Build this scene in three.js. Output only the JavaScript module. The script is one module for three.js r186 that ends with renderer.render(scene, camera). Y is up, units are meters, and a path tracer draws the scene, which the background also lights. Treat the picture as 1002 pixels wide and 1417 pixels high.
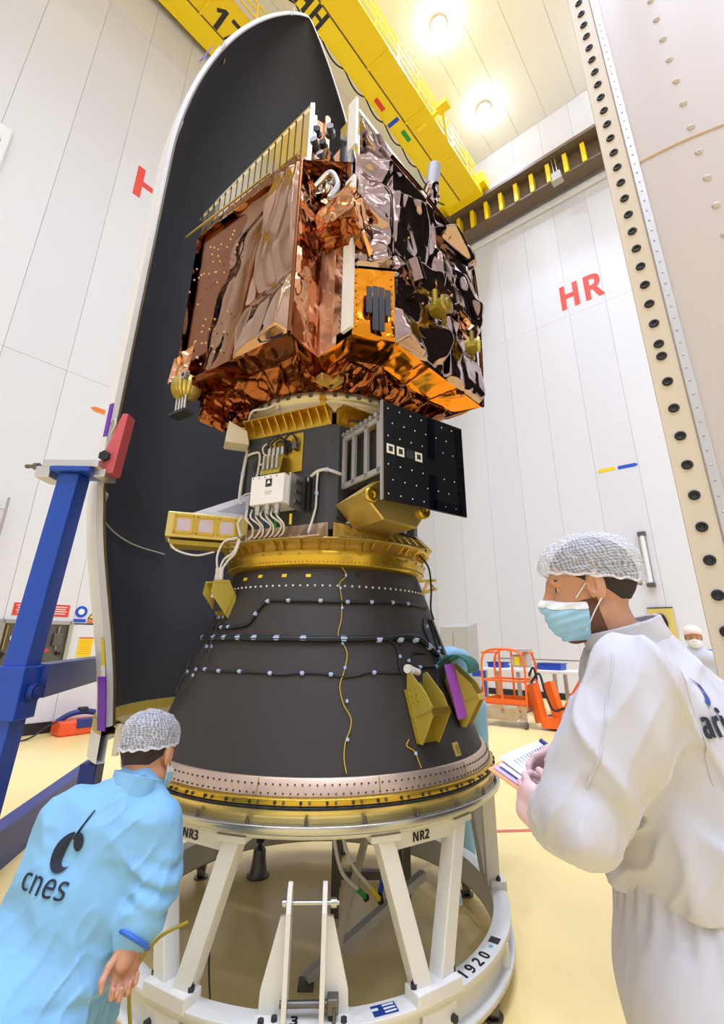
import * as THREE from 'three';
import { mergeGeometries, mergeVertices } from 'three/addons/utils/BufferGeometryUtils.js';
import { RoundedBoxGeometry } from 'three/addons/geometries/RoundedBoxGeometry.js';
import { FontLoader } from 'three/addons/loaders/FontLoader.js';
import { TextGeometry } from 'three/addons/geometries/TextGeometry.js';
import { ImprovedNoise } from 'three/addons/math/ImprovedNoise.js';

// ---------------------------------------------------------------- camera, light, exposure
const scene = new THREE.Scene();
scene.background = new THREE.Color(0.8, 0.8, 0.8);
const camera = new THREE.PerspectiveCamera(96.05, 1002 / 1417, 0.05, 120);
camera.position.set(0.229, 1.5, 3.1664);
camera.rotation.order = 'YXZ';
camera.rotation.set(0.3332, 0, 0.0119);
camera.setViewOffset(1002, 1417, 0, 43, 1002, 1417);      // the photograph is cropped: its optical centre lies above the middle
const renderer = new THREE.WebGLRenderer({ antialias: true });
renderer.toneMapping = THREE.LinearToneMapping;
renderer.toneMappingExposure = 0.375;
renderer.shadowMap.enabled = true;
const LAMP_POWER = 300;                                       // candela of one ceiling floodlight

// the hall stands askew to the camera: t runs along the back wall, s away along the left wall, h is height
const HALL_TURN = -0.7014, TX = 0.76394, TZ = 0.64529, SX = 0.64529, SZ = -0.76394;
const hall = (t, h, s) => new THREE.Vector3(0.229 + TX * t + SX * s, h, 3.1664 + TZ * t + SZ * s);
const WALL_T = -9.44, WALL_S = 14.38, RIGHT_T = 13.6, FRONT_S = -11, CEIL = 21.5;

// ---------------------------------------------------------------- helpers
const V = (x, y, z) => new THREE.Vector3(x, y, z);
let seed0 = 12345;
function rnd() { seed0 = (seed0 + 0x6D2B79F5) | 0; let t = Math.imul(seed0 ^ (seed0 >>> 15), 1 | seed0); t = (t + Math.imul(t ^ (t >>> 7), 61 | t)) ^ t; return ((t ^ (t >>> 14)) >>> 0) / 4294967296; }
const rr = (a, b) => a + (b - a) * rnd();
function hash(x, y, s = 0) { let h = Math.imul(x | 0, 374761393) ^ Math.imul(y | 0, 668265263) ^ Math.imul(s | 0, 2147483647 - 12345); h = Math.imul(h ^ (h >>> 13), 1274126177); return ((h ^ (h >>> 16)) >>> 0) / 4294967296; }
const perlin = new ImprovedNoise();
const noise = (x, y, z = 0) => perlin.noise(x + 31.7, y + 17.3, z + 5.9);
const smooth = (a, b, x) => { const t = Math.min(1, Math.max(0, (x - a) / (b - a))); return t * t * (3 - 2 * t); };

function std(color, roughness = 0.6, metalness = 0, extra = {}) { return new THREE.MeshStandardMaterial({ color, roughness, metalness, ...extra }); }
function phys(color, roughness, metalness, extra = {}) { return new THREE.MeshPhysicalMaterial({ color, roughness, metalness, ...extra }); }
function dataTex(n, fn, rep = 1, srgb = false) {
  const d = new Uint8Array(n * n * 4);
  for (let y = 0; y < n; y++) for (let x = 0; x < n; x++) { const c = fn(x / n, y / n); for (let k = 0; k < 4; k++) d[(y * n + x) * 4 + k] = Math.max(0, Math.min(255, (k < 3 ? (c.length ? c[k] : c) : (c.length > 3 ? c[3] : 1)) * 255)); }
  const t = new THREE.DataTexture(d, n, n); t.wrapS = t.wrapT = THREE.RepeatWrapping; t.magFilter = THREE.LinearFilter; t.minFilter = THREE.LinearMipmapLinearFilter; t.generateMipmaps = true; t.repeat.set(rep, rep);
  if (srgb) t.colorSpace = THREE.SRGBColorSpace; t.needsUpdate = true; return t;
}
function tileNoise(u, v, f, z = 0) { // periodic noise
  const a = noise(u * f, v * f, z), b = noise((u - 1) * f, v * f, z), c = noise(u * f, (v - 1) * f, z), d = noise((u - 1) * f, (v - 1) * f, z);
  return (a * (1 - u) + b * u) * (1 - v) + (c * (1 - u) + d * u) * v;
}

const used = {};
function numbered(n) { if (!(n in used)) { used[n] = 0; return n; } used[n]++; return n + '_' + String(used[n]).padStart(3, '0'); }
function thing(name, label, category, pos = [0, 0, 0], turn = 0, group) {
  const o = new THREE.Group(); o.name = numbered(name); scene.add(o);
  if (pos.isVector3) o.position.copy(pos); else o.position.set(...pos); o.rotation.y = turn; o.userData = { label, category };
  if (group) o.userData.group = group; return o;
}
function tag(o, label, category, group) { o.userData.label = label; o.userData.category = category; if (group) o.userData.group = group; return o; }
function mesh(name, geo, mat, parent = scene) {
  const m = new THREE.Mesh(geo.isG ? geo.build() : geo, mat); m.name = parent === scene ? numbered(name) : name; m.castShadow = m.receiveShadow = true; parent.add(m); return m;
}
function structure(name, geo, mat, label, category) { const m = mesh(name, geo, mat); m.userData = { kind: 'structure', label, category }; return m; }
function structGroup(name, label, category) { const o = new THREE.Group(); o.name = numbered(name); o.userData = { kind: 'structure', label, category }; scene.add(o); return o; }
function copyOf(o, label) { const c = o.clone(); c.name = numbered(o.name.replace(/_\d+$/, '')); c.userData = { ...o.userData }; if (label) c.userData.label = label; scene.add(c); return c; }

const M4 = new THREE.Matrix4(), Q = new THREE.Quaternion(), E = new THREE.Euler();
class Geo { // collects shapes into one geometry
  constructor() { this.list = []; this.isG = true; }
  add(g, pos = [0, 0, 0], rot = [0, 0, 0], scl = [1, 1, 1]) {
    let h = g.index ? g.toNonIndexed() : g.clone();
    for (const k of Object.keys(h.attributes)) if (!['position', 'normal', 'uv'].includes(k)) h.deleteAttribute(k);
    if (!h.attributes.uv) h.setAttribute('uv', new THREE.BufferAttribute(new Float32Array(h.attributes.position.count * 2), 2));
    if (!h.attributes.normal) h.computeVertexNormals();
    if (rot.isQuaternion) Q.copy(rot); else Q.setFromEuler(E.set(...rot));
    M4.compose(pos.isVector3 ? pos : V(...pos), Q, V(...scl)); h.applyMatrix4(M4); this.list.push(h); return this;
  }
  box(w, h, d, pos, rot) { return this.add(new THREE.BoxGeometry(w, h, d), pos, rot); }
  rbox(w, h, d, r, pos, rot) { return this.add(new RoundedBoxGeometry(w, h, d, 2, r), pos, rot); }
  cyl(r0, r1, h, pos, rot, n = 20) { return this.add(new THREE.CylinderGeometry(r1, r0, h, n), pos, rot); }
  ball(r, pos, scl = [1, 1, 1], n = 14) { return this.add(new THREE.SphereGeometry(r, n, Math.max(6, n * 0.7 | 0)), pos, [0, 0, 0], scl); }
  tube(pts, r, seg = 0, rad = 8, closed = false) { return this.add(new THREE.TubeGeometry(new THREE.CatmullRomCurve3(pts.map((p) => p.isVector3 ? p : V(...p)), closed, 'centripetal'), seg || pts.length * 6, r, rad, closed)); }
  bar(a, b, w, h, up = V(0, 1, 0), round = 0) { // square bar from a to b
    a = a.isVector3 ? a : V(...a); b = b.isVector3 ? b : V(...b);
    const z = b.clone().sub(a), L = z.length(); z.normalize(); let x = up.clone().cross(z); if (x.lengthSq() < 1e-6) x = V(1, 0, 0); x.normalize(); const y = z.clone().cross(x);
    const q = new THREE.Quaternion().setFromRotationMatrix(new THREE.Matrix4().makeBasis(x, y, z));
    return this.add(round ? new RoundedBoxGeometry(w, h, L, 2, round) : new THREE.BoxGeometry(w, h, L), a.clone().add(b).multiplyScalar(0.5), q);
  }
  rod(a, b, r, n = 10, r2 = r) {
    a = a.isVector3 ? a : V(...a); b = b.isVector3 ? b : V(...b); const d = b.clone().sub(a), L = d.length();
    const q = new THREE.Quaternion().setFromUnitVectors(V(0, 1, 0), d.normalize());
    return this.add(new THREE.CylinderGeometry(r2, r, L, n), a.clone().add(b).multiplyScalar(0.5), q);
  }
  lathe(pts, n = 96, a0 = 0, a1 = Math.PI * 2) { return this.add(new THREE.LatheGeometry(pts.map((p) => new THREE.Vector2(...p)), n, a0, a1)); }
  extr(pts, depth, pos, rot, bevel = 0) { // polygon in local xy, extruded along z, centred
    const s = new THREE.Shape(pts.map((p) => new THREE.Vector2(...p)));
    const g = new THREE.ExtrudeGeometry(s, { depth, bevelEnabled: bevel > 0, bevelSize: bevel, bevelThickness: bevel, bevelSegments: 2 }); g.translate(0, 0, -depth / 2); return this.add(g, pos, rot);
  }
  build() { const g = mergeGeometries(this.list); return g; }
}
const G = () => new Geo();
const font = await new FontLoader().loadAsync('fonts/droid/droid_sans_bold.typeface.json');
const fontR = await new FontLoader().loadAsync('fonts/droid/droid_sans_regular.typeface.json');
function textGeo(str, size, depth = 0.002, f = font, seg = 4) { const g = new TextGeometry(str, { font: f, size, depth, curveSegments: seg }); g.computeBoundingBox(); const b = g.boundingBox; g.translate(-(b.min.x + b.max.x) / 2, -(b.min.y + b.max.y) / 2, 0); return g; }

// crumpled foil: a sheet over the quad a,b,c,d (metres), pushed out along its normal
function softCells(x, y, cell, tilt, s, k = 9) {
  const cx = Math.floor(x / cell), cy = Math.floor(y / cell); let W = 0, H = 0;
  for (let j = -1; j <= 1; j++) for (let i = -1; i <= 1; i++) {
    const X = cx + i, Y = cy + j, px = (X + hash(X, Y, s)) * cell, py = (Y + hash(X, Y, s + 1)) * cell, dx = x - px, dy = y - py;
    const w = Math.exp(-k * (dx * dx + dy * dy) / (cell * cell));
    W += w; H += w * ((hash(X, Y, s + 2) - 0.5) * cell * tilt + dx * (hash(X, Y, s + 3) - 0.5) * 2 * tilt + dy * (hash(X, Y, s + 4) - 0.5) * 2 * tilt);
  }
  return H / W;
}
function foil(a, b, c, d, o = {}) {
  const { step = 0.014, s = 1, big = 0.3, bigTilt = 0.12, small = 0.1, smallTilt = 0.08, fold = 0, foldF = 5, foldDir = [1, 0.25], billow = 0.012, edge = 0.03, sharp = 14, bulge = 0 } = o;
  [a, b, c, d] = [a, b, c, d].map((p) => p.isVector3 ? p : V(...p));
  const w = (a.distanceTo(b) + d.distanceTo(c)) / 2, h = (a.distanceTo(d) + b.distanceTo(c)) / 2, nu = Math.max(4, Math.ceil(w / step)), nv = Math.max(4, Math.ceil(h / step));
  const n = b.clone().sub(a).cross(d.clone().sub(a)).normalize(), pos = [], uv = [], idx = [], p = V(0, 0, 0), q = V(0, 0, 0);
  for (let j = 0; j <= nv; j++) for (let i = 0; i <= nu; i++) {
    const u = i / nu, v = j / nv, x = u * w, y = v * h;
    p.copy(a).lerp(b, u); q.copy(d).lerp(c, u); p.lerp(q, v);
    const e = smooth(0, edge, Math.min(x, w - x)) * smooth(0, edge, Math.min(y, h - y));
    const rec = o.recede ? -o.recede * (1 - u) * (1 - u) : 0;
    let z = softCells(x, y, big, bigTilt, s, sharp) + softCells(x, y, small, smallTilt, s + 50, sharp) + billow * noise(x * 3, y * 3, s) + bulge;
    if (fold) { const f = (x * foldDir[0] + y * foldDir[1]) * foldF + noise(x * 2.2, y * 1.4, s + 3) * 1.6; const t = f - Math.floor(f); z += fold * (Math.pow(Math.abs(2 * t - 1), 0.6)) * (0.4 + 0.9 * Math.abs(noise(x * 1.7, y * 2.3, s + 9)) * 2); }
    p.addScaledVector(n, z * e + rec); pos.push(p.x, p.y, p.z); uv.push(x, y);
  }
  for (let j = 0; j < nv; j++) for (let i = 0; i < nu; i++) { const k = j * (nu + 1) + i; idx.push(k, k + 1, k + nu + 2, k, k + nu + 2, k + nu + 1); }
  const g = new THREE.BufferGeometry(); g.setAttribute('position', new THREE.Float32BufferAttribute(pos, 3)); g.setAttribute('uv', new THREE.Float32BufferAttribute(uv, 2)); g.setIndex(idx); g.computeVertexNormals(); return g;
}

// ---------------------------------------------------------------- materials
const grain = dataTex(256, (u, v) => 0.5 + 0.25 * tileNoise(u, v, 32) + 0.25 * tileNoise(u, v, 90, 3));
const weave = dataTex(128, (u, v) => 0.5 + 0.25 * Math.sin(u * Math.PI * 2 * 32) + 0.25 * Math.sin(v * Math.PI * 2 * 32));
const mat = {
  panel: std('#e0dfe0', 0.4), panel2: std('#dddcde', 0.44), ceilPanel: std('#f3f1ea', 0.6), joint: std('#c4c3c0', 0.8),
  wallPlain: std('#eeedec', 0.5),
  black: std('#17171a', 0.5), rubber: std('#1b1b1e', 0.75), dark: std('#2b2a2a', 0.6), steel: std('#b9b7b1', 0.28, 0.9), steelDark: std('#6d6a66', 0.4, 0.8), alu: std('#cfcdcb', 0.35, 0.85),
  craneY: std('#ffdc00', 0.45), craneY2: std('#fbd400', 0.5), railBrown: std('#6e5b48', 0.6), 
  red: std('#e2402c', 0.5), redMark: std('#e8442e', 0.5), blueMark: std('#1c4fc4', 0.5), yellowMark: std('#f2cf12', 0.5), orangeMark: std('#ee7a2e', 0.5), greenMark: std('#1c9d3a', 0.5),
  white: std('#eeedea', 0.4), whitePaint: std('#e9e5da', 0.42), cream: std('#d8cdb4', 0.5), paper: std('#f4f3f6', 0.8),
  gold: std('#c9a63c', 0.32, 0.85), goldPale: std('#d8bf72', 0.35, 0.75), goldDull: std('#bda844', 0.5, 0.3), goldOlive: std('#a8912f', 0.5, 0.5), goldPink: std('#c9b09a', 0.35, 0.7),
  carbon: std('#322c28', 0.6, 0, { bumpMap: grain, bumpScale: 0.0006 }), hubGrey: std('#3d3d41', 0.5, 0.1), liner: std('#39373a', 0.44, 0, { bumpMap: grain, bumpScale: 0.0015 }),
  shellWhite: std('#eceae6', 0.35), shellBeige: std('#c6bcb8', 0.38), cable: std('#17161a', 0.5), cableWhite: std('#d9d3cc', 0.5), clip: std('#b4c4e2', 0.4), yellowWire: std('#c9a52a', 0.5),
  blueSteel: std('#1746a8', 0.38), blueDark: std('#20347c', 0.42), purple: std('#6a1fb0', 0.5), orange: std('#f26a1c', 0.42), orangeHand: std('#f0592a', 0.4), greyBox: std('#b7b3aa', 0.5), redWedge: std('#c4555a', 0.5),
};
// ---------------------------------------------------------------- the hall
const bayT = (RIGHT_T + WALL_T) / 2, bayS = (WALL_S + FRONT_S) / 2, lenT = RIGHT_T - WALL_T, lenS = WALL_S - FRONT_S;
function inHall(o, t, h, s) { o.position.copy(hall(t, h, s)); o.rotation.y = HALL_TURN; return o; }
{ // floor: poured yellow resin
  const wear = dataTex(512, (u, v) => { const n = 0.7 * tileNoise(u, v, 5) + 0.3 * tileNoise(u, v, 16, 2); return [0.985 + 0.02 * n, 0.87 + 0.035 * n, 0.58 + 0.05 * n]; }, 1, true);
  wear.repeat.set(4, 4);
  const f = structure('floor', new THREE.BoxGeometry(lenT + 0.6, 0.3, lenS + 0.6), phys('#ffffff', 0.38, 0, { map: wear, clearcoat: 0.25, clearcoatRoughness: 0.15 }), 'glossy pale yellow resin floor of the clean hall', 'floor');
  inHall(f, bayT, -0.15, bayS);
}
function panelWall(name, label, len, cols, rows, pos, turn, first = 0) { // wall in local x (along), y up, face towards +z
  const w = structGroup(name, label, 'wall'); w.position.copy(pos); w.rotation.y = turn;
  mesh('wall_core', new THREE.BoxGeometry(len, CEIL + 0.3, 0.3), mat.joint, w).position.set(0, CEIL / 2, -0.17);
  const cache = {};
  for (const [h0, h1] of rows) for (let i = 0; i < cols.length - 1; i++) {
    const cw = cols[i + 1] - cols[i] - 0.0065, ch = h1 - h0 - 0.0065, key = cw.toFixed(3) + '_' + ch.toFixed(3);
    cache[key] ??= new THREE.BoxGeometry(cw, ch, 0.02);
    mesh('wall_panel', cache[key], (i * 7 + Math.round(h0)) % 3 ? mat.panel : mat.panel2, w).position.set((cols[i] + cols[i + 1]) / 2, (h0 + h1) / 2, -0.01);
  }
  return w;
}
const steps = (a, b, pitch, through) => { const r = [a]; let x = through - Math.floor((through - a) / pitch) * pitch; if (x - a < 0.05) x += pitch; for (; x < b - 0.05; x += pitch) r.push(x); r.push(b); return r; };
// left wall: local x runs along s
panelWall('wall_left', 'tall white panelled wall with the red letter T', lenS + 0.3, steps(-lenS / 2, lenS / 2, 1.03, 2.23 - bayS).map((x) => x), [[0, 6.4], [6.4, 16.5], [16.5, CEIL]], hall(WALL_T, 0, bayS), HALL_TURN + Math.PI / 2);
panelWall('wall_back', 'tall white panelled wall carrying the red letters HR', lenT + 0.3, steps(-lenT / 2, lenT / 2, 1.13, -3.0 - bayT), [[0, 12], [12, CEIL]], hall(bayT, 0, WALL_S), HALL_TURN);
panelWall('wall_right', 'white panelled wall beyond the beige fairing half', lenS + 0.3, steps(-lenS / 2, lenS / 2, 1.13, 0), [[0, 12], [12, CEIL]], hall(RIGHT_T, 0, bayS), HALL_TURN - Math.PI / 2);
panelWall('wall_front', 'white panelled wall behind the photographer', lenT + 0.3, steps(-lenT / 2, lenT / 2, 1.13, 0), [[0, 12], [12, CEIL]], hall(bayT, 0, FRONT_S), HALL_TURN + Math.PI);
{ // ceiling: long white strips
  const c = structGroup('ceiling', 'white ceiling of long panel strips', 'ceiling'); inHall(c, bayT, CEIL, bayS);
  mesh('ceiling_core', new THREE.BoxGeometry(lenT + 0.6, 0.3, lenS + 0.6), mat.joint, c).position.set(0, 0.17, 0);
  const xs = steps(-lenT / 2, lenT / 2, 1.15, -3.8 - bayT), cache = {};
  for (let i = 0; i < xs.length - 1; i++) for (const k of [0, 1]) {
    const w = xs[i + 1] - xs[i] - 0.012, key = w.toFixed(3); cache[key] ??= new THREE.BoxGeometry(w, 0.02, lenS / 2 - 0.012);
    mesh('ceiling_panel', cache[key], mat.ceilPanel, c).position.set((xs[i] + xs[i + 1]) / 2, 0.01, (k - 0.5) * lenS / 2);
  }
}
for (const [side, len, t, s, turn] of [['left', lenS, WALL_T + 0.012, bayS, Math.PI / 2], ['back', lenT, bayT, WALL_S - 0.012, 0]]) {
  const b = structure('baseboard_' + side, new THREE.BoxGeometry(len, 0.17, 0.024), mat.black, 'black skirting along the foot of the wall with the letter' + (side === 'left' ? ' T' : 's HR'), 'baseboard'); b.position.copy(hall(t, 0.085, s)); b.rotation.y = HALL_TURN + turn;
}
// ceiling lamps: round recessed floodlights in rows; each one a glowing lens and a light of its size
{
  const ring = G().lathe([[0.2, -0.12], [0.26, -0.12], [0.26, -0.1], [0.06, -0.06], [0.06, 0], [0, 0]], 32).build(), lens = new THREE.SphereGeometry(0.24, 28, 18).scale(1, 0.75, 1);
  const glow = new THREE.MeshStandardMaterial({ color: '#ffffff', emissive: '#fffaf2', emissiveIntensity: 9, roughness: 0.4 });
  for (const t of [-4.45, 0.55, 5.55, 10.55]) for (let j = 0; j < 7; j++) {
    const s = 12.47 - 3.43 * j, seen = t < -4 && j < 2;
    const l = thing('ceiling_lamp', seen ? ['round ceiling lamp above the crane runway beam', 'round ceiling lamp beside the yellow crane girder'][j] : 'round ceiling lamp in the rows behind the camera', 'lamp', hall(t, CEIL, s), 0, seen ? undefined : 'ceiling lamps out of view');
    mesh('lamp_ring', ring, mat.white, l); const d = mesh('lamp_lens', lens, glow, l); d.position.y = -0.28;
    const glowLight = new THREE.PointLight('#d2dfff', LAMP_POWER * 0.05, 0, 2); glowLight.position.set(0, -0.28, 0); glowLight.castShadow = true; glowLight.shadow.radius = 10; glowLight.name = 'globe_light'; l.add(glowLight);
    const a = new THREE.SpotLight('#d2dfff', LAMP_POWER, 0, 1.0, 0.85, 2); a.position.set(0, -0.3, 0); a.target.position.set(0, -10, 0); a.castShadow = true; a.shadow.radius = 10; l.add(a, a.target); a.target.name = 'aim_point'; a.name = 'floodlight';
  }
}

// ---------------------------------------------------------------- overhead crane and its runway
{
  const H = 17.9, S0 = FRONT_S + 0.9, S1 = 12.75, mid = (S0 + S1) / 2, len = S1 - S0;
  const c = thing('bridge_crane', 'yellow overhead travelling crane with two girders and walkways', 'crane', hall(0, 0, 0), HALL_TURN);
  for (const [t0, t1, tm] of [[-6.43, -5.07, -5.89], [-9.25, -7.72, -8.64]]) {
    mesh('girder', G().box(tm - t0 - 0.02, 1.5, len, [(t0 + tm) / 2 - 0.01, H + 0.75, -mid]), mat.craneY, c);
    const w = mesh('walkway', G().box(t1 - tm - 0.03, 0.12, len, [(t1 + tm) / 2 + 0.015, H + 0.06, -mid]), mat.craneY2, c);
    for (let s = S0 + 1.1; s < S1; s += 2.0) mesh('walkway_rib', G().box(t1 - tm - 0.02, 0.05, 0.06, [(t1 + tm) / 2, H - 0.012, -s]), mat.craneY, w);
    const duct = G().box(0.03, 0.05, len, [tm, H + 0.04, -mid]); mesh('cable_slot', duct, mat.railBrown, c);
    const rail = G(), x = t1 - 0.03; for (let s = S0; s <= S1; s += 1.1) rail.box(0.045, 1.1, 0.045, [x, H + 0.67, -s]);
    for (const y of [0.5, 0.85, 1.2]) rail.box(0.035, 0.045, len, [x, H + y, -mid]); mesh('walkway_railing', rail, mat.craneY, c);
  }
  // festoon cable hanging in bights under the first girder
  for (let k = 0; k < 11; k++) { const s = 1.6 + k * 1.0, p = []; for (let i = 0; i <= 8; i++) p.push([-6.47, H + 0.12 - 0.3 * Math.sin(Math.PI * i / 8), -(s + i / 8 * 0.98)]); mesh('festoon_cable', G().tube(p, 0.025, 20, 6), mat.black, c); }
  // bracket arm with a lamp box on the walkway edge
  mesh('bracket_arm', G().bar([-5.7, H - 0.04, -9.4], [-4.75, H + 0.25, -9.5], 0.12, 0.12).bar([-5.1, H, -10.4], [-4.75, H + 0.25, -9.5], 0.08, 0.08).box(0.4, 0.22, 0.3, [-4.72, H + 0.28, -9.5]), mat.craneY, c);
  // end truck riding on the runway
  mesh('end_truck', G().box(4.4, 0.55, 0.5, [-7.15, H + 0.9, -13.25]).box(1.5, 0.5, 0.7, [-5.9, H + 0.5, -12.95]), mat.craneY, c);
  // painted marks under the first girder
  const mk = (w, l, t, s, m, name) => mesh(name, G().box(w, 0.006, l, [t, H - 0.003, -s]), m, c);
  mk(0.15, 0.44, -6.2, 8.0, mat.red, 'red_direction_mark'); mk(0.42, 0.14, -6.18, 8.72, mat.blueMark, 'blue_direction_mark'); mk(0.15, 0.44, -6.1, 9.35, mat.greenMark, 'green_direction_mark');
  // painted lettering read from below
  const below = (str, size, t, s) => { const m = mesh('lettering', textGeo(str, size, 0.006), mat.dark, c); m.rotation.set(Math.PI / 2, 0, 0, 'YXZ'); m.rotation.y = Math.PI / 2; m.position.set(t, H - 0.001, -s); return m; };
  below('HH', 0.52, -6.16, 4.9); below("17'", 0.6, -8.3, 3.75);
}
{
  const b = thing('crane_runway_beam', 'brown steel crane runway beam with yellow stiffeners on the back wall', 'beam', hall(0, 0, 0), HALL_TURN);
  const z = (s) => -s, x0 = WALL_T + 0.3, x1 = RIGHT_T - 0.3, L = x1 - x0, xm = (x0 + x1) / 2;
  mesh('web', G().box(L, 0.95, 0.06, [xm, 17.7, z(13.85)]), mat.railBrown, b);
  mesh('top_flange', G().box(L, 0.09, 0.85, [xm, 18.2, z(13.75)]).box(L, 0.26, 0.1, [xm, 18.38, z(13.55)]), mat.railBrown, b);
  mesh('bottom_flange', G().box(L, 0.07, 0.55, [xm, 17.19, z(13.85)]), mat.railBrown, b);
  mesh('conduit', G().box(L, 0.16, 0.16, [xm, 16.95, z(14.28)]), mat.white, b);
  const st = G().box(0.14, 0.86, 0.3).build();
  for (let k = -5; k < 20; k++) mesh('stiffener', st, mat.craneY, b).position.set(-6.4 + k * 0.605, 17.63, z(13.68));
  const j = thing('junction_box', 'grey junction box hanging from the crane runway beam', 'box', hall(-2.5, 17.15, 13.5), HALL_TURN);
  mesh('housing', G().rbox(0.3, 0.36, 0.22, 0.03).box(0.36, 0.05, 0.28, [0, -0.2, 0]), mat.greyBox, j);
  mesh('hanger_pipes', G().rod([-0.06, 0.1, 0], [-0.1, 0.95, 0], 0.018).rod([0.05, 0.1, 0], [0.02, 0.95, 0], 0.018), mat.steel, j);
}

// ---------------------------------------------------------------- letters, signs and fittings on the walls
function onBack(o, t, h, off = 0.004) { o.position.copy(hall(t, h, WALL_S - off)); o.rotation.y = HALL_TURN; return o; }
function onLeft(o, s, h, off = 0.004) { o.position.copy(hall(WALL_T + off, h, s)); o.rotation.y = HALL_TURN + Math.PI / 2; return o; }
{ const g = textGeo('HR', 0.95, 0.012); g.computeBoundingBox(); const b = g.boundingBox; g.scale(1.36 / (b.max.x - b.min.x), 0.96 / (b.max.y - b.min.y), 1);
  onBack(tag(mesh('wall_lettering', g, mat.redMark), 'large red letters HR on the back wall', 'lettering'), -2.52, 12.78, 0); }
onLeft(tag(mesh('wall_lettering', G().box(0.17, 0.9, 0.012, [-0.14, 0, 0]).box(0.3, 0.15, 0.012, [0.09, 0, 0]), mat.redMark), 'large red sideways letter T on the white panelled wall', 'lettering'), 2.85, 11.9);
const arrowPts = (l, w, dir) => dir > 0 ? [[-l / 2, -w / 2], [l / 2 - w * 0.8, -w / 2], [l / 2, 0], [l / 2 - w * 0.8, w / 2], [-l / 2, w / 2]] : [[l / 2, -w / 2], [l / 2, w / 2], [-l / 2 + w * 0.8, w / 2], [-l / 2, 0], [-l / 2 + w * 0.8, -w / 2]];
onBack(tag(mesh('wall_marker', G().extr(arrowPts(0.5, 0.1, -1), 0.008), mat.yellowMark), 'yellow arrow strip on the back wall', 'marker'), -2.72, 6.34);
onBack(tag(mesh('wall_marker', G().extr(arrowPts(0.52, 0.1, 1), 0.008), mat.blueMark), 'blue arrow strip on the back wall', 'marker'), -2.13, 6.33);
onLeft(tag(mesh('wall_marker', G().extr(arrowPts(0.36, 0.1, -1), 0.008), mat.orangeMark), 'orange arrow strip on the wall below the red T', 'marker'), 2.95, 5.82);
onLeft(tag(mesh('wall_marker', G().extr(arrowPts(0.16, 0.09, -1), 0.008), mat.orangeMark), 'small orange arrow tip above the red signs', 'marker'), 2.62, 2.22);
for (const [s, lab] of [[2.5, 'red warning sign with white lines over the open wall cabinet'], [2.98, 'red warning sign with white lines beside the blue post']]) {
  const w = onLeft(thing('warning_sign', lab, 'sign'), s, 1.93); mesh('sign_plate', G().rbox(0.36, 0.2, 0.012, 0.004), mat.red, w);
  for (let k = 0; k < 4; k++) mesh('text_line', G().box(0.28 - 0.04 * (k % 2), 0.014, 0.003, [0, 0.06 - k * 0.038, 0.007]), mat.white, w);
}
{ const w = onLeft(thing('mandatory_sign', 'round blue mandatory sign with a caption plate', 'sign'), 3.36, 1.9);
  mesh('disc', G().cyl(0.1, 0.1, 0.012, [0, 0.03, 0], [Math.PI / 2, 0, 0], 32), mat.blueMark, w); mesh('pictogram', G().cyl(0.055, 0.045, 0.006, [0, 0.03, 0.008], [Math.PI / 2, 0, 0], 16), mat.white, w); mesh('caption', G().box(0.2, 0.05, 0.012, [0, -0.12, 0]), mat.blueMark, w);
  const y = onLeft(thing('hazard_sign', 'yellow triangular hazard sign with black border', 'sign'), 3.6, 1.9);
  mesh('border', G().extr([[-0.12, -0.09], [0.12, -0.09], [0, 0.12]], 0.01), mat.black, y); mesh('face', G().extr([[-0.095, -0.075], [0.095, -0.075], [0, 0.09]], 0.014), mat.yellowMark, y); mesh('pictogram', G().ball(0.025, [0, -0.02, 0.006], [1, 1, 0.3]), mat.black, y); mesh('caption', G().box(0.22, 0.05, 0.012, [0, -0.13, 0]), mat.orangeMark, y); }
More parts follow.
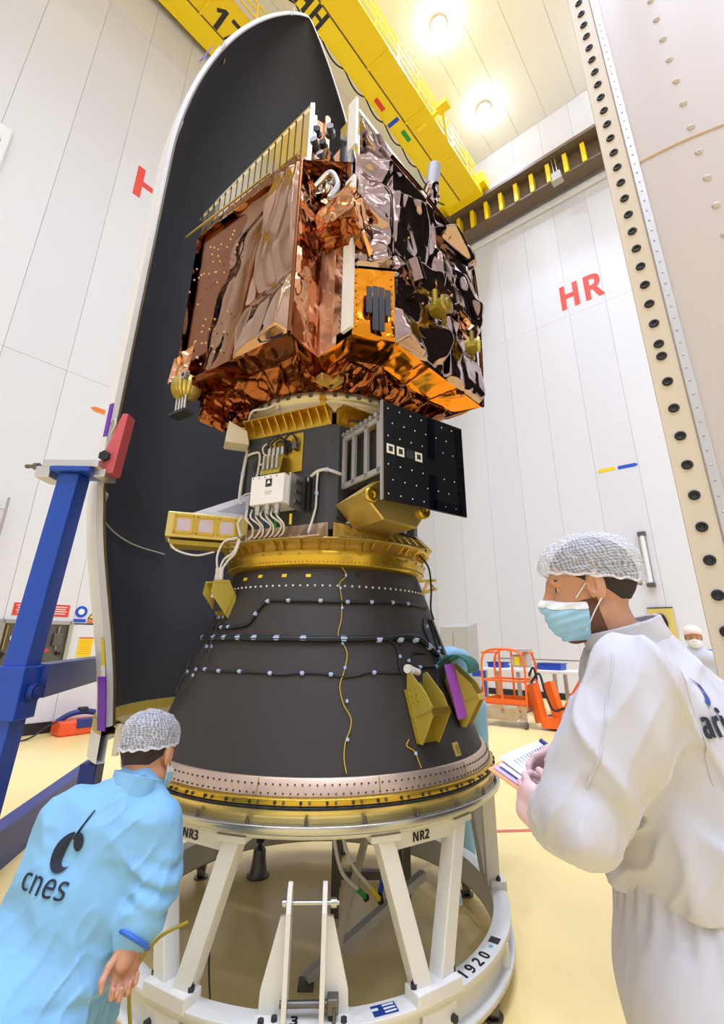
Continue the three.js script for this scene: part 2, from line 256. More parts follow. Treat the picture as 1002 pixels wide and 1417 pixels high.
{ // open wall cabinet with valves
  const c = onLeft(thing('wall_cabinet', 'open metal wall cabinet full of valves and hoses', 'cabinet'), 2.72, 1.35);
  mesh('frame', G().box(1.0, 0.06, 0.1, [0, 0.38, 0.03]).box(1.0, 0.06, 0.1, [0, -0.38, 0.03]).box(0.06, 0.82, 0.1, [-0.5, 0, 0.03]).box(0.06, 0.82, 0.1, [0.5, 0, 0.03]), mat.steel, c);
  mesh('back_plate', G().box(0.98, 0.76, 0.01, [0, 0, 0.006]), mat.steelDark, c);
  for (let k = 0; k < 5; k++) { const x = -0.42 + k * 0.2; mesh('valve', G().cyl(0.03, 0.03, 0.08, [x, -0.12 + 0.05 * (k % 2), 0.06], [Math.PI / 2, 0, 0]).box(0.07, 0.02, 0.02, [x, -0.12 + 0.05 * (k % 2), 0.11]), k % 2 ? mat.red : mat.black, c); }
  for (let k = 0; k < 4; k++) mesh('pipe', G().rod([-0.42 + k * 0.25, 0.32, 0.05], [-0.42 + k * 0.25, -0.05, 0.05], 0.012), k % 2 ? mat.steel : mat.gold, c);
  mesh('gauge', G().cyl(0.06, 0.06, 0.03, [-0.3, 0.12, 0.06], [Math.PI / 2, 0, 0]), mat.white, c);
  mesh('hose', G().tube([[-0.42, -0.15, 0.07], [-0.46, -0.3, 0.1], [-0.3, -0.36, 0.1], [-0.2, -0.25, 0.07]], 0.02), mat.black, c);
  mesh('panel_box', G().rbox(0.14, 0.2, 0.07, 0.01, [0.33, 0.1, 0.05]), mat.steelDark, c);
  const d = onLeft(thing('cabinet_door', 'white cabinet door panel with a black edge and a notice', 'door'), 3.72, 1.32);
  mesh('leaf', G().box(1.0, 0.78, 0.025, [0, 0, 0.014]), mat.panel, d); mesh('seal', G().box(1.02, 0.02, 0.03, [0, 0.4, 0.014]).box(0.02, 0.8, 0.03, [-0.51, 0, 0.014]), mat.black, d);
  const n = onLeft(thing('paper_notice', 'yellow paper notice taped to the cabinet door', 'notice'), 3.52, 1.33, 0.035);
  mesh('sheet', G().box(0.24, 0.32, 0.004), mat.yellowMark, n); mesh('header', G().box(0.24, 0.02, 0.005, [0, 0.155, 0.001]), mat.red, n); for (let k = 0; k < 7; k++) mesh('text_line', G().box(0.18, 0.006, 0.002, [0, 0.1 - k * 0.035, 0.0025]), mat.orangeMark, n);
}
{ // service ladder at the far left
  const l = onLeft(thing('wall_ladder', 'thin grey metal frame ladder on the wall with the T', 'ladder'), 1.6, 0, 0.03);
  mesh('rail', G().rod([-0.3, 0.1, 0.1], [-0.3, 3.55, 0.1], 0.02).tube([[-0.3, 3.5, 0.1], [-0.28, 3.62, 0.1], [-0.2, 3.66, 0.06]], 0.02), mat.steel, l); mesh('rail', G().rod([0.25, 0.1, 0.1], [0.25, 3.7, 0.1], 0.02), mat.steel, l);
  for (let k = 0; k < 12; k++) mesh('rung', G().rod([-0.3, 0.3 + k * 0.29, 0.1], [0.25, 0.3 + k * 0.29, 0.1], 0.014), mat.steel, l);
  const f = onLeft(thing('wall_luminaire', 'white light fitting high on the wall with the T', 'lamp'), 0.2, 10.3, 0.06); mesh('housing', G().rbox(0.34, 1.1, 0.1, 0.04), mat.white, f); mesh('knob', G().cyl(0.06, 0.06, 0.05, [-0.02, 0.1, 0.06], [Math.PI / 2, 0, 0]), mat.dark, f);
}
{ // tubular fitting on the back wall
  const f = onBack(thing('tube_fitting', 'long narrow tubular fitting standing upright on the back wall', 'fitting'), -2.1, 3.64, 0.1);
  mesh('tube', G().cyl(0.06, 0.06, 1.3, [0, 0, 0], [0, 0, 0], 16), mat.white, f); mesh('end_cap', G().rbox(0.2, 0.12, 0.14, 0.02, [0, 0.68, 0]), mat.steelDark, f); mesh('end_cap', G().rbox(0.2, 0.12, 0.14, 0.02, [0, -0.68, 0]), mat.steelDark, f); mesh('guard_wire', G().box(0.012, 1.3, 0.02, [-0.085, 0, 0.04]).box(0.012, 1.3, 0.02, [0.085, 0, 0.04]), mat.steelDark, f);
}
{ const s = onBack(thing('yellow_sign', 'small yellow sign with dark text on the back wall', 'sign'), -4.62, 1.94); mesh('plate', G().box(0.24, 0.22, 0.01), mat.yellowMark, s); for (let k = 0; k < 2; k++) mesh('text_line', G().box(0.19, 0.03, 0.004, [0, 0.045 - k * 0.09, 0.006]), mat.dark, s);
  const h = onBack(thing('hose_reel_board', 'yellow wall panel with a coiled black hose behind the white-suited man', 'panel'), -2.02, 2.0, 0.065); mesh('plate', G().box(0.55, 0.75, 0.03), std('#e0c66a', 0.5), h); mesh('hose', G().tube([[-0.18, -0.2, 0.06], [-0.14, 0.12, 0.08], [0.02, 0.2, 0.08], [0.1, 0.02, 0.08], [0.06, -0.2, 0.06]], 0.035), mat.black, h); mesh('top_edge', G().box(0.57, 0.02, 0.06, [0, 0.38, 0]), mat.black, h); }
{ // painted red line on the floor
  const l = tag(mesh('floor_line', new THREE.BoxGeometry(5.5, 0.003, 0.05), std('#d86a55', 0.5)), 'thin red line painted across the yellow floor', 'marking'); l.position.set(4.1, 0.0015, -1.72); l.rotation.y = 0.105; }
// ---------------------------------------------------------------- fairing half behind the spacecraft
const pol = (R, phiDeg, y) => V(R * Math.sin(phiDeg * Math.PI / 180), y, R * Math.cos(phiDeg * Math.PI / 180));
const fairingProfile = []; // radius, height
for (let i = 0; i <= 14; i++) { const t = i / 14; fairingProfile.push([0.961 + 0.309 * smooth(-0.12, 1.12, t) * 1.0 + 0 * t, 1.014 + 1.388 * t]); }
fairingProfile[0][0] = 0.965; fairingProfile[14][0] = 1.268;
for (let i = 1; i <= 12; i++) fairingProfile.push([1.27, 2.402 + 2.978 * i / 12]);
for (let i = 1; i <= 48; i++) { const t = Math.sin(Math.PI / 2 * i / 48); fairingProfile.push([1.27 * Math.pow(Math.max(0, 1 - Math.pow(t, 1.826)), 0.827), 5.38 + 3.802 * t]); }
function halfShell(profile, off, n, u, w) { // surface of a half shell, off = outward offset of its profile
  const pos = [], uv = [], idx = [], m = profile.length;
  for (let j = 0; j < m; j++) {
    const a = profile[Math.max(0, j - 1)], b = profile[Math.min(m - 1, j + 1)], dx = b[0] - a[0], dy = b[1] - a[1], l = Math.hypot(dx, dy) || 1;
    const r = Math.max(0.001, profile[j][0] + off * dy / l), y = profile[j][1] - off * dx / l;
    for (let i = 0; i <= n; i++) { const th = Math.PI * i / n, c = -Math.cos(th), s = Math.sin(th); pos.push(r * (u[0] * c + w[0] * s), y, r * (u[1] * c + w[1] * s)); uv.push(th * 1.27, y); }
  }
  for (let j = 0; j < m - 1; j++) for (let i = 0; i < n; i++) { const k = j * (n + 1) + i; idx.push(k, k + 1, k + n + 2, k, k + n + 2, k + n + 1); }
  const g = new THREE.BufferGeometry(); g.setAttribute('position', new THREE.Float32BufferAttribute(pos, 3)); g.setAttribute('uv', new THREE.Float32BufferAttribute(uv, 2)); g.setIndex(idx); g.computeVertexNormals(); return g;
}
function rimStrip(profile, o0, o1, side, lift, u, w) { // flat edge of the shell between two offsets, on both long sides and over the nose
  const pos = [], idx = [], m = profile.length, P = [];
  for (const sgn of [-1, 1]) { const row = []; for (let j = 0; j < m; j++) {
    const a = profile[Math.max(0, j - 1)], b = profile[Math.min(m - 1, j + 1)], dx = b[0] - a[0], dy = b[1] - a[1], l = Math.hypot(dx, dy) || 1;
    for (const o of [o0, o1]) for (const k of [0, 1]) { const r = Math.max(0, profile[j][0] + o * dy / l), y = profile[j][1] - o * dx / l; row.push([sgn * u[0] * r - w[0] * lift * k, y, sgn * u[1] * r - w[1] * lift * k]); } }
    P.push(row); }
  const rows = P[0].length / 4; const all = []; for (let j = 0; j < rows; j++) all.push(P[0].slice(j * 4, j * 4 + 4)); for (let j = rows - 1; j >= 0; j--) all.push(P[1].slice(j * 4, j * 4 + 4));
  for (const q of all) for (const p of q) pos.push(...p);
  for (let j = 0; j < all.length - 1; j++) for (const [a, b] of [[0, 1], [1, 3], [3, 2], [2, 0]]) { const k = j * 4, n = k + 4; idx.push(k + a, k + b, n + b, k + a, n + b, n + a); }
  let g = new THREE.BufferGeometry(); g.setAttribute('position', new THREE.Float32BufferAttribute(pos, 3)); g.setIndex(idx); g = g.toNonIndexed(); g.computeVertexNormals(); return g;
}
{
  const u = [0.692, -0.722], w = [-0.722, -0.692], f = thing('fairing_half', 'tall white rocket fairing half with a black inner lining behind the satellite', 'fairing', [-0.545, 0, -0.568]);
  mesh('inner_lining', halfShell(fairingProfile, 0, 72, u, w), mat.liner, f);
  mesh('outer_skin', halfShell(fairingProfile, 0.047, 72, u, w), mat.shellWhite, f);
  mesh('rim_edge', rimStrip(fairingProfile, 0.012, 0.048, 0, 0.012, u, w), std('#cfccc8', 0.4), f);
  mesh('rim_seal', rimStrip(fairingProfile, 0.0, 0.013, 0, 0.02, u, w), std('#5a4624', 0.5, 0.3), f);
  // base ring of the shell, gold with rivets
  const ring = []; for (let i = 0; i <= 40; i++) { const th = Math.PI * i / 40; ring.push([0, th]); }
  const arc = (r0, r1, y0, y1) => { const pos = [], idx = []; for (let i = 0; i <= 48; i++) { const th = Math.PI * i / 48, c = -Math.cos(th), s = Math.sin(th); for (const [r, y] of [[r0, y0], [r1, y0], [r1, y1], [r0, y1]]) pos.push(r * (u[0] * c + w[0] * s), y, r * (u[1] * c + w[1] * s)); } for (let i = 0; i < 48; i++) for (const [a, b] of [[0, 1], [1, 2], [2, 3], [3, 0]]) { const k = i * 4, n = k + 4; idx.push(k + a, k + b, n + b, k + a, n + b, n + a); } let g = new THREE.BufferGeometry(); g.setAttribute('position', new THREE.Float32BufferAttribute(pos, 3)); g.setIndex(idx); g = g.toNonIndexed(); g.computeVertexNormals(); return g; };
  mesh('base_ring', arc(0.93, 1.03, 0.965, 1.03), mat.goldDull, f);
  mesh('base_skirt', arc(0.985, 1.03, 0.82, 0.965), mat.shellWhite, f);
  const rv = G(); for (let i = 1; i < 48; i++) { const th = Math.PI * i / 48, c = -Math.cos(th), s = Math.sin(th), r = 0.945; rv.ball(0.005, [r * (u[0] * c + w[0] * s), 1.032, r * (u[1] * c + w[1] * s)], [1, 1, 1], 6); } mesh('rivets', rv, mat.steel, f).userData.kind = 'stuff';
  const inner = (th, y, o = 0.004) => { let r = 1.27; for (let j = 1; j < fairingProfile.length; j++) if (fairingProfile[j][1] >= y) { const a = fairingProfile[j - 1], b = fairingProfile[j]; r = a[0] + (b[0] - a[0]) * (y - a[1]) / (b[1] - a[1]); break; } r -= o; const c = -Math.cos(th), s = Math.sin(th); return V(r * (u[0] * c + w[0] * s), y, r * (u[1] * c + w[1] * s)); };
  // pale string and its patch on the lining
  mesh('lining_cord', G().tube([inner(0.02, 2.62, 0.016), inner(0.15, 2.52, 0.016), inner(0.3, 2.42, 0.022), inner(0.5, 2.36, 0.024), inner(0.75, 2.3, 0.026), inner(1.0, 2.26, 0.026), inner(1.3, 2.24, 0.026)], 0.006, 60), mat.cream, f);
  for (const [a, y0, b, y1] of [[0.12, 5.6, 0.17, 5.25], [0.18, 5.15, 0.24, 4.85], [0.27, 4.8, 0.36, 4.5], [0.37, 4.48, 0.48, 4.3], [0.09, 6.0, 0.12, 5.75]]) mesh('lining_cord', G().tube([inner(a, y0, 0.014), inner((a + b) / 2 - 0.01, (y0 + y1) / 2, 0.014), inner(b, y1, 0.014)], 0.008, 12), mat.cream, f);
  { const p = inner(0.28, 2.44, 0.03), m = mesh('loose_patch', new THREE.IcosahedronGeometry(0.055, 0), mat.cream, f); m.position.copy(p); m.scale.set(1.1, 0.9, 0.5); m.rotation.set(0.3, 0.6, 0.2); }
  for (const [th, y, r, m] of [[0.09, 2.5, 0.02, mat.cream], [0.52, 1.76, 0.026, mat.goldPink], [0.23, 7.4, 0.03, mat.cream]]) { const p = inner(th, y, 0.008), n = V(-p.x, 0, -p.z).normalize(), d = mesh('lining_plug', new THREE.CylinderGeometry(r, r, 0.008, 20), m, f); d.position.copy(p); d.quaternion.setFromUnitVectors(V(0, 1, 0), n); }
  // cable ties on the rim and violet tape
  const rim = (y, o) => inner(0, y, -o);
  for (const y of [2.85, 8.9, 7.2]) { const p = rim(y, 0.03), t = mesh('rim_tie', G().tube([[0, 0, 0.02], [0.03, 0.02, 0.04], [0.05, -0.03, 0.05], [0.02, -0.09, 0.03]], 0.006, 14), mat.cream, f); t.position.copy(p); }
  const tape = (y0, y1, wd, a = 0) => { const gg = G(), n = 6; for (let k = 0; k < n; k++) { const ya = y0 + (y1 - y0) * k / n, yb = y0 + (y1 - y0) * (k + 1) / n, pa = rim(ya, 0.06), pb = rim(yb, 0.06), out = V(-0.5, 0, 0.86); pa.addScaledVector(out, a); pb.addScaledVector(out, a); gg.bar(pa, pb, wd, 0.006, out); } return gg; };
  mesh('violet_tape', tape(0.99, 1.28, 0.075, 0.012), mat.purple, f); mesh('violet_tape', tape(2.75, 2.99, 0.04), mat.purple, f); mesh('violet_tape', tape(6.75, 7.05, 0.05, 0.03), mat.purple, f);
  mesh('yellow_tape', tape(1.3, 1.5, 0.02), mat.yellowMark, f); mesh('white_label', tape(1.28, 1.34, 0.03, 0.004), mat.white, f);
  mesh('rim_bracket', G().box(0.03, 0.16, 0.03).box(0.05, 0.02, 0.04, [0, 0.08, 0]), mat.steel, f).position.copy(rim(0.93, -0.02));
}
{ // blue support frame of the fairing half
  const p = thing('fairing_stand', 'blue steel support stand holding up the black lined fairing half', 'stand');
  const X = -1.545, Z = 0.48;
  mesh('post', G().bar([X - 0.115, 0.02, Z], [X, 2.44, Z], 0.125, 0.125, V(0, 0, 1), 0.008), mat.blueSteel, p);
  mesh('sleeve', G().rbox(0.165, 0.26, 0.165, 0.008, [X - 0.058, 1.22, Z]), mat.blueSteel, p);
  mesh('sleeve_pin', G().rod([X - 0.19, 1.22, Z], [X + 0.07, 1.22, Z], 0.025).cyl(0.045, 0.045, 0.03, [X + 0.045, 1.22, Z], [0, 0, Math.PI / 2]).cyl(0.045, 0.045, 0.03, [X - 0.16, 1.22, Z], [0, 0, Math.PI / 2]), mat.blueDark, p);
  mesh('cap_plate', G().rbox(0.24, 0.03, 0.2, 0.006, [X + 0.02, 2.455, Z]), mat.blueSteel, p);
  mesh('clamp_block', G().rbox(0.34, 0.045, 0.17, 0.006, [X + 0.01, 2.495, Z]).rbox(0.09, 0.07, 0.16, 0.006, [X - 0.15, 2.44, Z]).rbox(0.07, 0.05, 0.14, 0.006, [X + 0.17, 2.45, Z - 0.03]), mat.alu, p);
  mesh('clamp_screw', G().rod([X - 0.3, 2.5, Z], [X - 0.15, 2.5, Z], 0.012).cyl(0.022, 0.022, 0.03, [X - 0.25, 2.5, Z], [0, 0, Math.PI / 2]).ball(0.014, [X - 0.31, 2.5, Z]), mat.steelDark, p);
  const wedge = mesh('red_wedge', G().extr([[-0.05, -0.14], [0.05, -0.14], [0.075, 0.26], [0.045, 0.26]], 0.09, [0, 0, 0], [0, 0, 0], 0.004), mat.redWedge, p); wedge.position.set(X + 0.185, 2.6, Z - 0.03);
  mesh('star_knob', G().cyl(0.035, 0.035, 0.02, [X + 0.18, 2.56, Z + 0.04], [Math.PI / 2, 0, 0], 6), mat.black, p);
  mesh('cross_beam', G().bar([X + 0.0, 1.27, Z - 0.06], [X - 0.33, 1.27, Z - 1.35], 0.11, 0.17), mat.blueDark, p);
  mesh('floor_beam', G().bar([X - 0.36, 0.13, Z + 0.6], [-2.62, 0.13, -2.5], 0.12, 0.26), mat.blueDark, p);
  mesh('floor_beam', G().bar([X - 0.5, 0.1, Z], [X + 0.15, 0.1, Z], 0.14, 0.2), mat.blueDark, p);


  mesh("front_post", G().rbox(0.1, 0.8, 0.1, 0.008, [-1.345, 0.4, 0.04]), mat.blueDark, p);
}
{ // second fairing half close on the right, seen from outside
  const c = V(2.335, 0, 0.625), R = 1.3, n0 = -0.72, SW = Math.PI - 0.06; // bearing of the bolted edge
  const f = thing('fairing_half', 'beige fairing half with a bolted edge flange, close to the white-suited man', 'fairing', [c.x, 0, c.z]);
  const Y0 = 0.9, Y1 = 5.6, prof = (r) => [[r, Y0], [r, 2.3], [r, 3.4], [r, 4.5], [r, Y1], [r * 0.93, 6.4], [r * 0.74, 7.2], [r * 0.42, 7.9], [0.02, 8.2]];
  mesh('outer_skin', G().lathe(prof(R), 64, n0, SW), mat.shellBeige, f); mesh('inner_lining', G().lathe(prof(R - 0.05), 64, n0, SW), mat.liner, f);
  mesh('stand_skirt', G().lathe([[R - 0.02, 0.0], [R + 0.02, 0.0], [R + 0.02, Y0], [R - 0.04, Y0], [R - 0.04, 0], [R - 0.02, 0]], 48, n0, SW), mat.blueDark, f);
  const at = (a, r, y) => V(r * Math.sin(a), y, r * Math.cos(a)), e = at(n0, R, 0), tx = V(Math.cos(n0), 0, -Math.sin(n0)), nx = at(n0, 1, 0);
  const place = (m, along, y, out) => { m.position.copy(e).addScaledVector(tx, along).addScaledVector(nx, out).setY(y); m.rotation.y = n0; return m; };
  place(mesh('edge_flange', new RoundedBoxGeometry(0.1, Y1 - Y0, 0.03, 1, 0.004), std('#d9cbb6', 0.4), f), -0.05, (Y0 + Y1) / 2, -0.012);
  place(mesh('edge_strip', new RoundedBoxGeometry(0.034, Y1 - Y0, 0.014, 1, 0.003), mat.alu, f), 0.02, (Y0 + Y1) / 2, 0.004);
  const holeR = new THREE.TorusGeometry(0.0135, 0.0055, 8, 18), holeC = new THREE.CylinderGeometry(0.012, 0.012, 0.006, 14); holeC.rotateX(Math.PI / 2);
  const holes = []; for (let y = Y0 + 0.05; y < 2.62; y += 0.118) holes.push(y); for (let y = 2.66; y < Y1; y += 0.1) holes.push(y);
  for (const y of holes) { const h = place(mesh('bolt_insert', holeR, mat.black, f), -0.05, y, 0.006); const q = mesh('hole', holeC, mat.dark, h); q.position.z = -0.003; }
  const rv = G(); for (let y = Y0 + 0.05; y < Y1; y += 0.058) rv.ball(0.0042, [0, y, 0], [1, 1, 0.6], 6); const rm = place(mesh('strip_rivets', rv, mat.steel, f), 0.02, 0, 0.012); rm.userData.kind = 'stuff';
  const dome = new THREE.SphereGeometry(0.014, 12, 6, 0, Math.PI * 2, 0, Math.PI / 2); dome.rotateX(Math.PI / 2);
  for (let k = 0; k < 26; k++) { const y = 1.2 + k * 0.155, a = n0 + 0.19, m = mesh('dome_fastener', dome, mat.shellBeige, f); m.position.copy(at(a, R, y)); m.rotation.y = a; m.scale.set(1.1, 1.1, 0.7); const s = mesh('slot', G().box(0.012, 0.003, 0.004, [0, 0, 0.014]), mat.cream, m); }
  mesh('skin_joint', G().add(new THREE.TorusGeometry(R + 0.001, 0.006, 6, 60, SW), [0, 3.62, 0], new THREE.Quaternion().setFromEuler(new THREE.Euler(Math.PI / 2, 0, Math.PI / 2 - n0 - SW))), std('#c8ad96', 0.5), f).visible = true;
}

// ---------------------------------------------------------------- payload adapter cone
const coneR = (y) => 0.955 - 0.366 * (y - 0.94);
const onCone = (phi, y, off = 0.008) => { const n = V(Math.sin(phi * Math.PI / 180) * 0.939, 0.344, Math.cos(phi * Math.PI / 180) * 0.939); return pol(coneR(y), phi, y).addScaledVector(n, off); };
{
  const c = thing('payload_adapter', 'black carbon adapter cone with cables and gold brackets under the satellite', 'adapter');
  const prof = []; for (let i = 0; i <= 30; i++) { const y = 0.95 + i / 30 * 0.945; prof.push([coneR(y), y]); }
  mesh('cone_skin', G().lathe(prof, 160), mat.carbon, c);
  mesh('lower_flange', G().lathe([[0.93, 0.896], [0.99, 0.896], [0.988, 0.9], [0.968, 0.957], [0.95, 0.958]], 160), mat.goldPink, c);
  const dots = G(), ds = new THREE.CylinderGeometry(0.0036, 0.0036, 0.004, 7); 
  for (let k = 0; k < 200; k++) for (const [y, r, ph] of [[0.938, 0.9775, 0], [0.908, 0.9875, 0.9]]) { const a = k * 1.8 + ph; if (a > 120 && a < 240) continue; dots.add(ds, pol(r, a, y), new THREE.Quaternion().setFromEuler(new THREE.Euler(Math.PI / 2 - 0.3, a * Math.PI / 180, 0, 'YXZ'))); }
  mesh('flange_rivets', dots, mat.dark, c).userData.kind = 'stuff';
  for (let k = 0; k < 12; k++) { const a = -11 + k * 30; mesh('flange_joint', G().bar(pol(0.99, a, 0.899), pol(0.9695, a, 0.956), 0.003, 0.003), mat.goldOlive, c); }
  // gold head ring
  mesh('head_ring', G().lathe([[0.6, 1.875], [0.636, 1.885], [0.644, 1.9], [0.644, 1.93], [0.655, 1.935], [0.655, 1.965], [0.63, 1.975], [0.6, 1.975]], 140), mat.gold, c);
  mesh('upper_collar', G().lathe([[0.6, 1.97], [0.625, 1.972], [0.628, 2.02], [0.69, 2.024], [0.69, 2.034], [0.6, 2.036]], 140), mat.goldPale, c);
  const hb = G(); for (let k = 0; k < 110; k++) { const a = -110 + k * 2; hb.ball(0.0042, pol(0.646, a, 1.905), [1, 1, 1], 6); if (k % 5 === 0) hb.cyl(0.008, 0.008, 0.01, pol(0.656, a, 1.95), new THREE.Quaternion().setFromEuler(new THREE.Euler(Math.PI / 2, a * Math.PI / 180, 0, 'YXZ')), 8); } mesh('head_bolts', hb, mat.goldOlive, c).userData.kind = 'stuff';
  const gus = G().extr([[0, 0], [0.05, 0.05], [0, 0.05]], 0.008).build();
  for (let k = 0; k < 30; k++) { const a = -110 + k * 7.6 + (k % 3) * 1.5, m = mesh('collar_gusset', gus, mat.gold, c); m.position.copy(pol(0.63, a, 1.972)); m.rotation.y = (a - 90) * Math.PI / 180; }
  // white rivets near the top, yellow tags
  const wd = G(); for (let k = 0; k < 64; k++) { const a = -115 + k * 3.55; wd.ball(0.0062, onCone(a, 1.775, 0.001), [1, 1, 1], 8); } mesh('white_studs', wd, mat.white, c).userData.kind = 'stuff';
  const plate = (name, phi, y, w, h, m, th = 0.006) => { const q = mesh(name, new THREE.BoxGeometry(w, h, th), m, c); q.position.copy(onCone(phi, y, th / 2)); q.rotation.set(-0.351, phi * Math.PI / 180, 0, 'YXZ'); return q; };
  for (const [phi, y] of [[-44, 1.825], [-32.3, 1.833], [-17.6, 1.83], [-5.1, 1.828]]) plate('yellow_tag', phi, y, 0.028, 0.017, mat.yellowMark);
  plate('gold_label', 49, 1.002, 0.05, 0.06, mat.goldPale); plate('gold_label', 49.4, 1.0, 0.022, 0.04, mat.goldOlive, 0.008);
  plate('dark_hole', 20, 1.84, 0.02, 0.02, mat.black); 
  // cable runs laid on the cone
  const run = (name, pts, r, m, off) => mesh(name, G().tube(pts.map(([p, y]) => onCone(p, y, off ?? r)), r, pts.length * 10, 8), m, c);
  const main = [[-76, 1.495], [-68.3, 1.498], [-53.5, 1.499], [-41.7, 1.499], [-30.2, 1.501], [-20.1, 1.498], [-10.2, 1.5], [-1.2, 1.498], [11.1, 1.501], [20.7, 1.504], [29, 1.507], [38.8, 1.517], [46.5, 1.508], [51.3, 1.471], [56.7, 1.421], [62.7, 1.405], [70, 1.39]];
  const upper = [[-54.2, 1.557], [-44, 1.555], [-35.1, 1.558], [-29.3, 1.573], [-27.3, 1.617], [-26.1, 1.651], [-22.9, 1.688], [-10.9, 1.69], [0.5, 1.689], [12.6, 1.686], [24.6, 1.69], [36.1, 1.694], [47.5, 1.694], [64.9, 1.686]];
  const lower = [[-60, 1.345], [-45.4, 1.345], [-38, 1.343], [-27.1, 1.346], [-15.9, 1.345], [-10.1, 1.34], [-4.1, 1.348], [4.6, 1.346], [10.7, 1.334], [14.5, 1.337], [20, 1.352], [29.6, 1.347], [32.8, 1.352]];
  run('main_harness', main, 0.0145, mat.cable); run('upper_harness', upper, 0.0085, mat.cable); run('lower_harness', lower, 0.0055, mat.cable);
  run('lower_harness', [[36.8, 1.364], [42.3, 1.369], [51.7, 1.369], [61.5, 1.371]], 0.006, mat.cable);
  run('harness_drop', [[29.5, 1.502], [32.5, 1.478], [33.1, 1.426], [32.4, 1.379], [32.8, 1.336]], 0.0075, mat.cable); run('harness_loop', [[37.5, 1.377], [38.3, 1.418], [41.3, 1.439], [48.5, 1.434]], 0.005, mat.cable);
  run('bracket_lead', [[-55, 1.625], [-53.8, 1.553], [-53.1, 1.495], [-51.9, 1.384], [-52.6, 1.312], [-51.8, 1.243], [-54, 1.203], [-58, 1.2], [-63.3, 1.229], [-62, 1.285], [-63, 1.336], [-64.2, 1.388]], 0.004, mat.dark, 0.02);
  run('bracket_lead', [[-48.9, 1.623], [-48.3, 1.544], [-47.8, 1.477], [-45.1, 1.398], [-45.4, 1.352]], 0.004, mat.dark, 0.022);
  run('side_lead', [[57.4, 1.619], [54, 1.566], [55, 1.47], [54, 1.378], [49.8, 1.276]], 0.005, mat.cable); run('side_lead', [[63, 1.622], [62.5, 1.529], [59.7, 1.432], [58.8, 1.358]], 0.005, mat.cable); run('side_lead', [[66, 1.62], [67, 1.52], [66, 1.42]], 0.006, mat.cable);
  run('yellow_bonding_wire', [[11.2, 1.885], [13.6, 1.832], [10.2, 1.787], [10.5, 1.747], [11, 1.682], [10.5, 1.597], [9.2, 1.52], [10.8, 1.486], [12.3, 1.436], [11, 1.356], [9.5, 1.295], [10.5, 1.221], [12.6, 1.164], [12.2, 1.123], [10.8, 1.078], [10.3, 1.019], [10.8, 0.968]], 0.0028, mat.yellowWire, 0.007);
  run('yellow_bonding_wire', [[30.1, 1.071], [29, 1.05], [31.3, 1.025], [31.9, 0.992], [32.4, 0.962]], 0.0026, mat.yellowWire, 0.005);
  // outboard lead from the hub down the right side
  mesh('outboard_lead', G().tube([pol(0.68, 60, 2.0), pol(0.71, 66, 1.93), pol(0.715, 68, 1.8), pol(0.715, 66, 1.68), pol(0.73, 66, 1.62)], 0.006, 40), mat.cable, c);
  // clips
  const clipG = G().box(0.026, 0.026, 0.022).box(0.034, 0.008, 0.024, [0, 0, 0.004]).build();
  const clip = (phi, y, k = 1, spin = 0, off = 0.012) => { const q = mesh('cable_clip', clipG, mat.clip, c); q.position.copy(onCone(phi, y, off * k)); q.rotation.set(-0.351, phi * Math.PI / 180, spin, 'YXZ'); q.scale.setScalar(k * 0.74); };
  for (const p of [-62, -47.5, -39.5, -31.3, -23.4, -14, -3.8, 11.1, 25.1, 34.9, 43.5]) clip(p, 1.5, 1.25); clip(51.5, 1.468, 1.3, -0.7); clip(57.5, 1.414, 1.2, -0.5);
  for (const [p, y, s] of [[-46, 1.555, 0], [-40.5, 1.556, 0], [-27, 1.622, 1.2], [-22.5, 1.688, 0.5], [-12.5, 1.69, 0], [1.7, 1.689, 0], [13.4, 1.686, 0], [24.6, 1.69, 0], [36, 1.694, 0], [46, 1.694, 0]]) clip(p, y, 0.85, s);
  for (const [p, y] of [[-45, 1.346], [-36, 1.343], [-26, 1.346], [-14, 1.344], [-3, 1.347], [6.5, 1.343], [21.5, 1.35], [42, 1.369], [53, 1.369]]) clip(p, y, 0.8);
  for (const [p, y] of [[13.4, 1.832], [10.5, 1.76], [11, 1.655], [10.8, 1.482], [11.3, 1.372], [11.6, 1.233], [11.4, 1.086], [31.4, 1.017]]) clip(p, y, 0.6, 1.4);
  for (const [p, y] of [[-55, 1.61], [-52, 1.61], [-48.7, 1.612], [-51.5, 1.455], [-47.3, 1.455], [-52.2, 1.34], [-62.5, 1.32], [-52.4, 1.31], [33.1, 1.42], [36.9, 1.4], [56.5, 1.575], [55, 1.455], [59, 1.44], [62, 1.46]]) clip(p, y, 0.65, 1.3, 0.02);
  // connector plug at the first bracket
  mesh('connector_plug', G().cyl(0.022, 0.022, 0.04, onCone(34.5, 1.355, 0.035), [1.2, 0.4, 0.5], 8).cyl(0.016, 0.019, 0.05, onCone(36.2, 1.34, 0.05), [0.9, 0.2, 0.9], 10), mat.cableWhite, c);
}
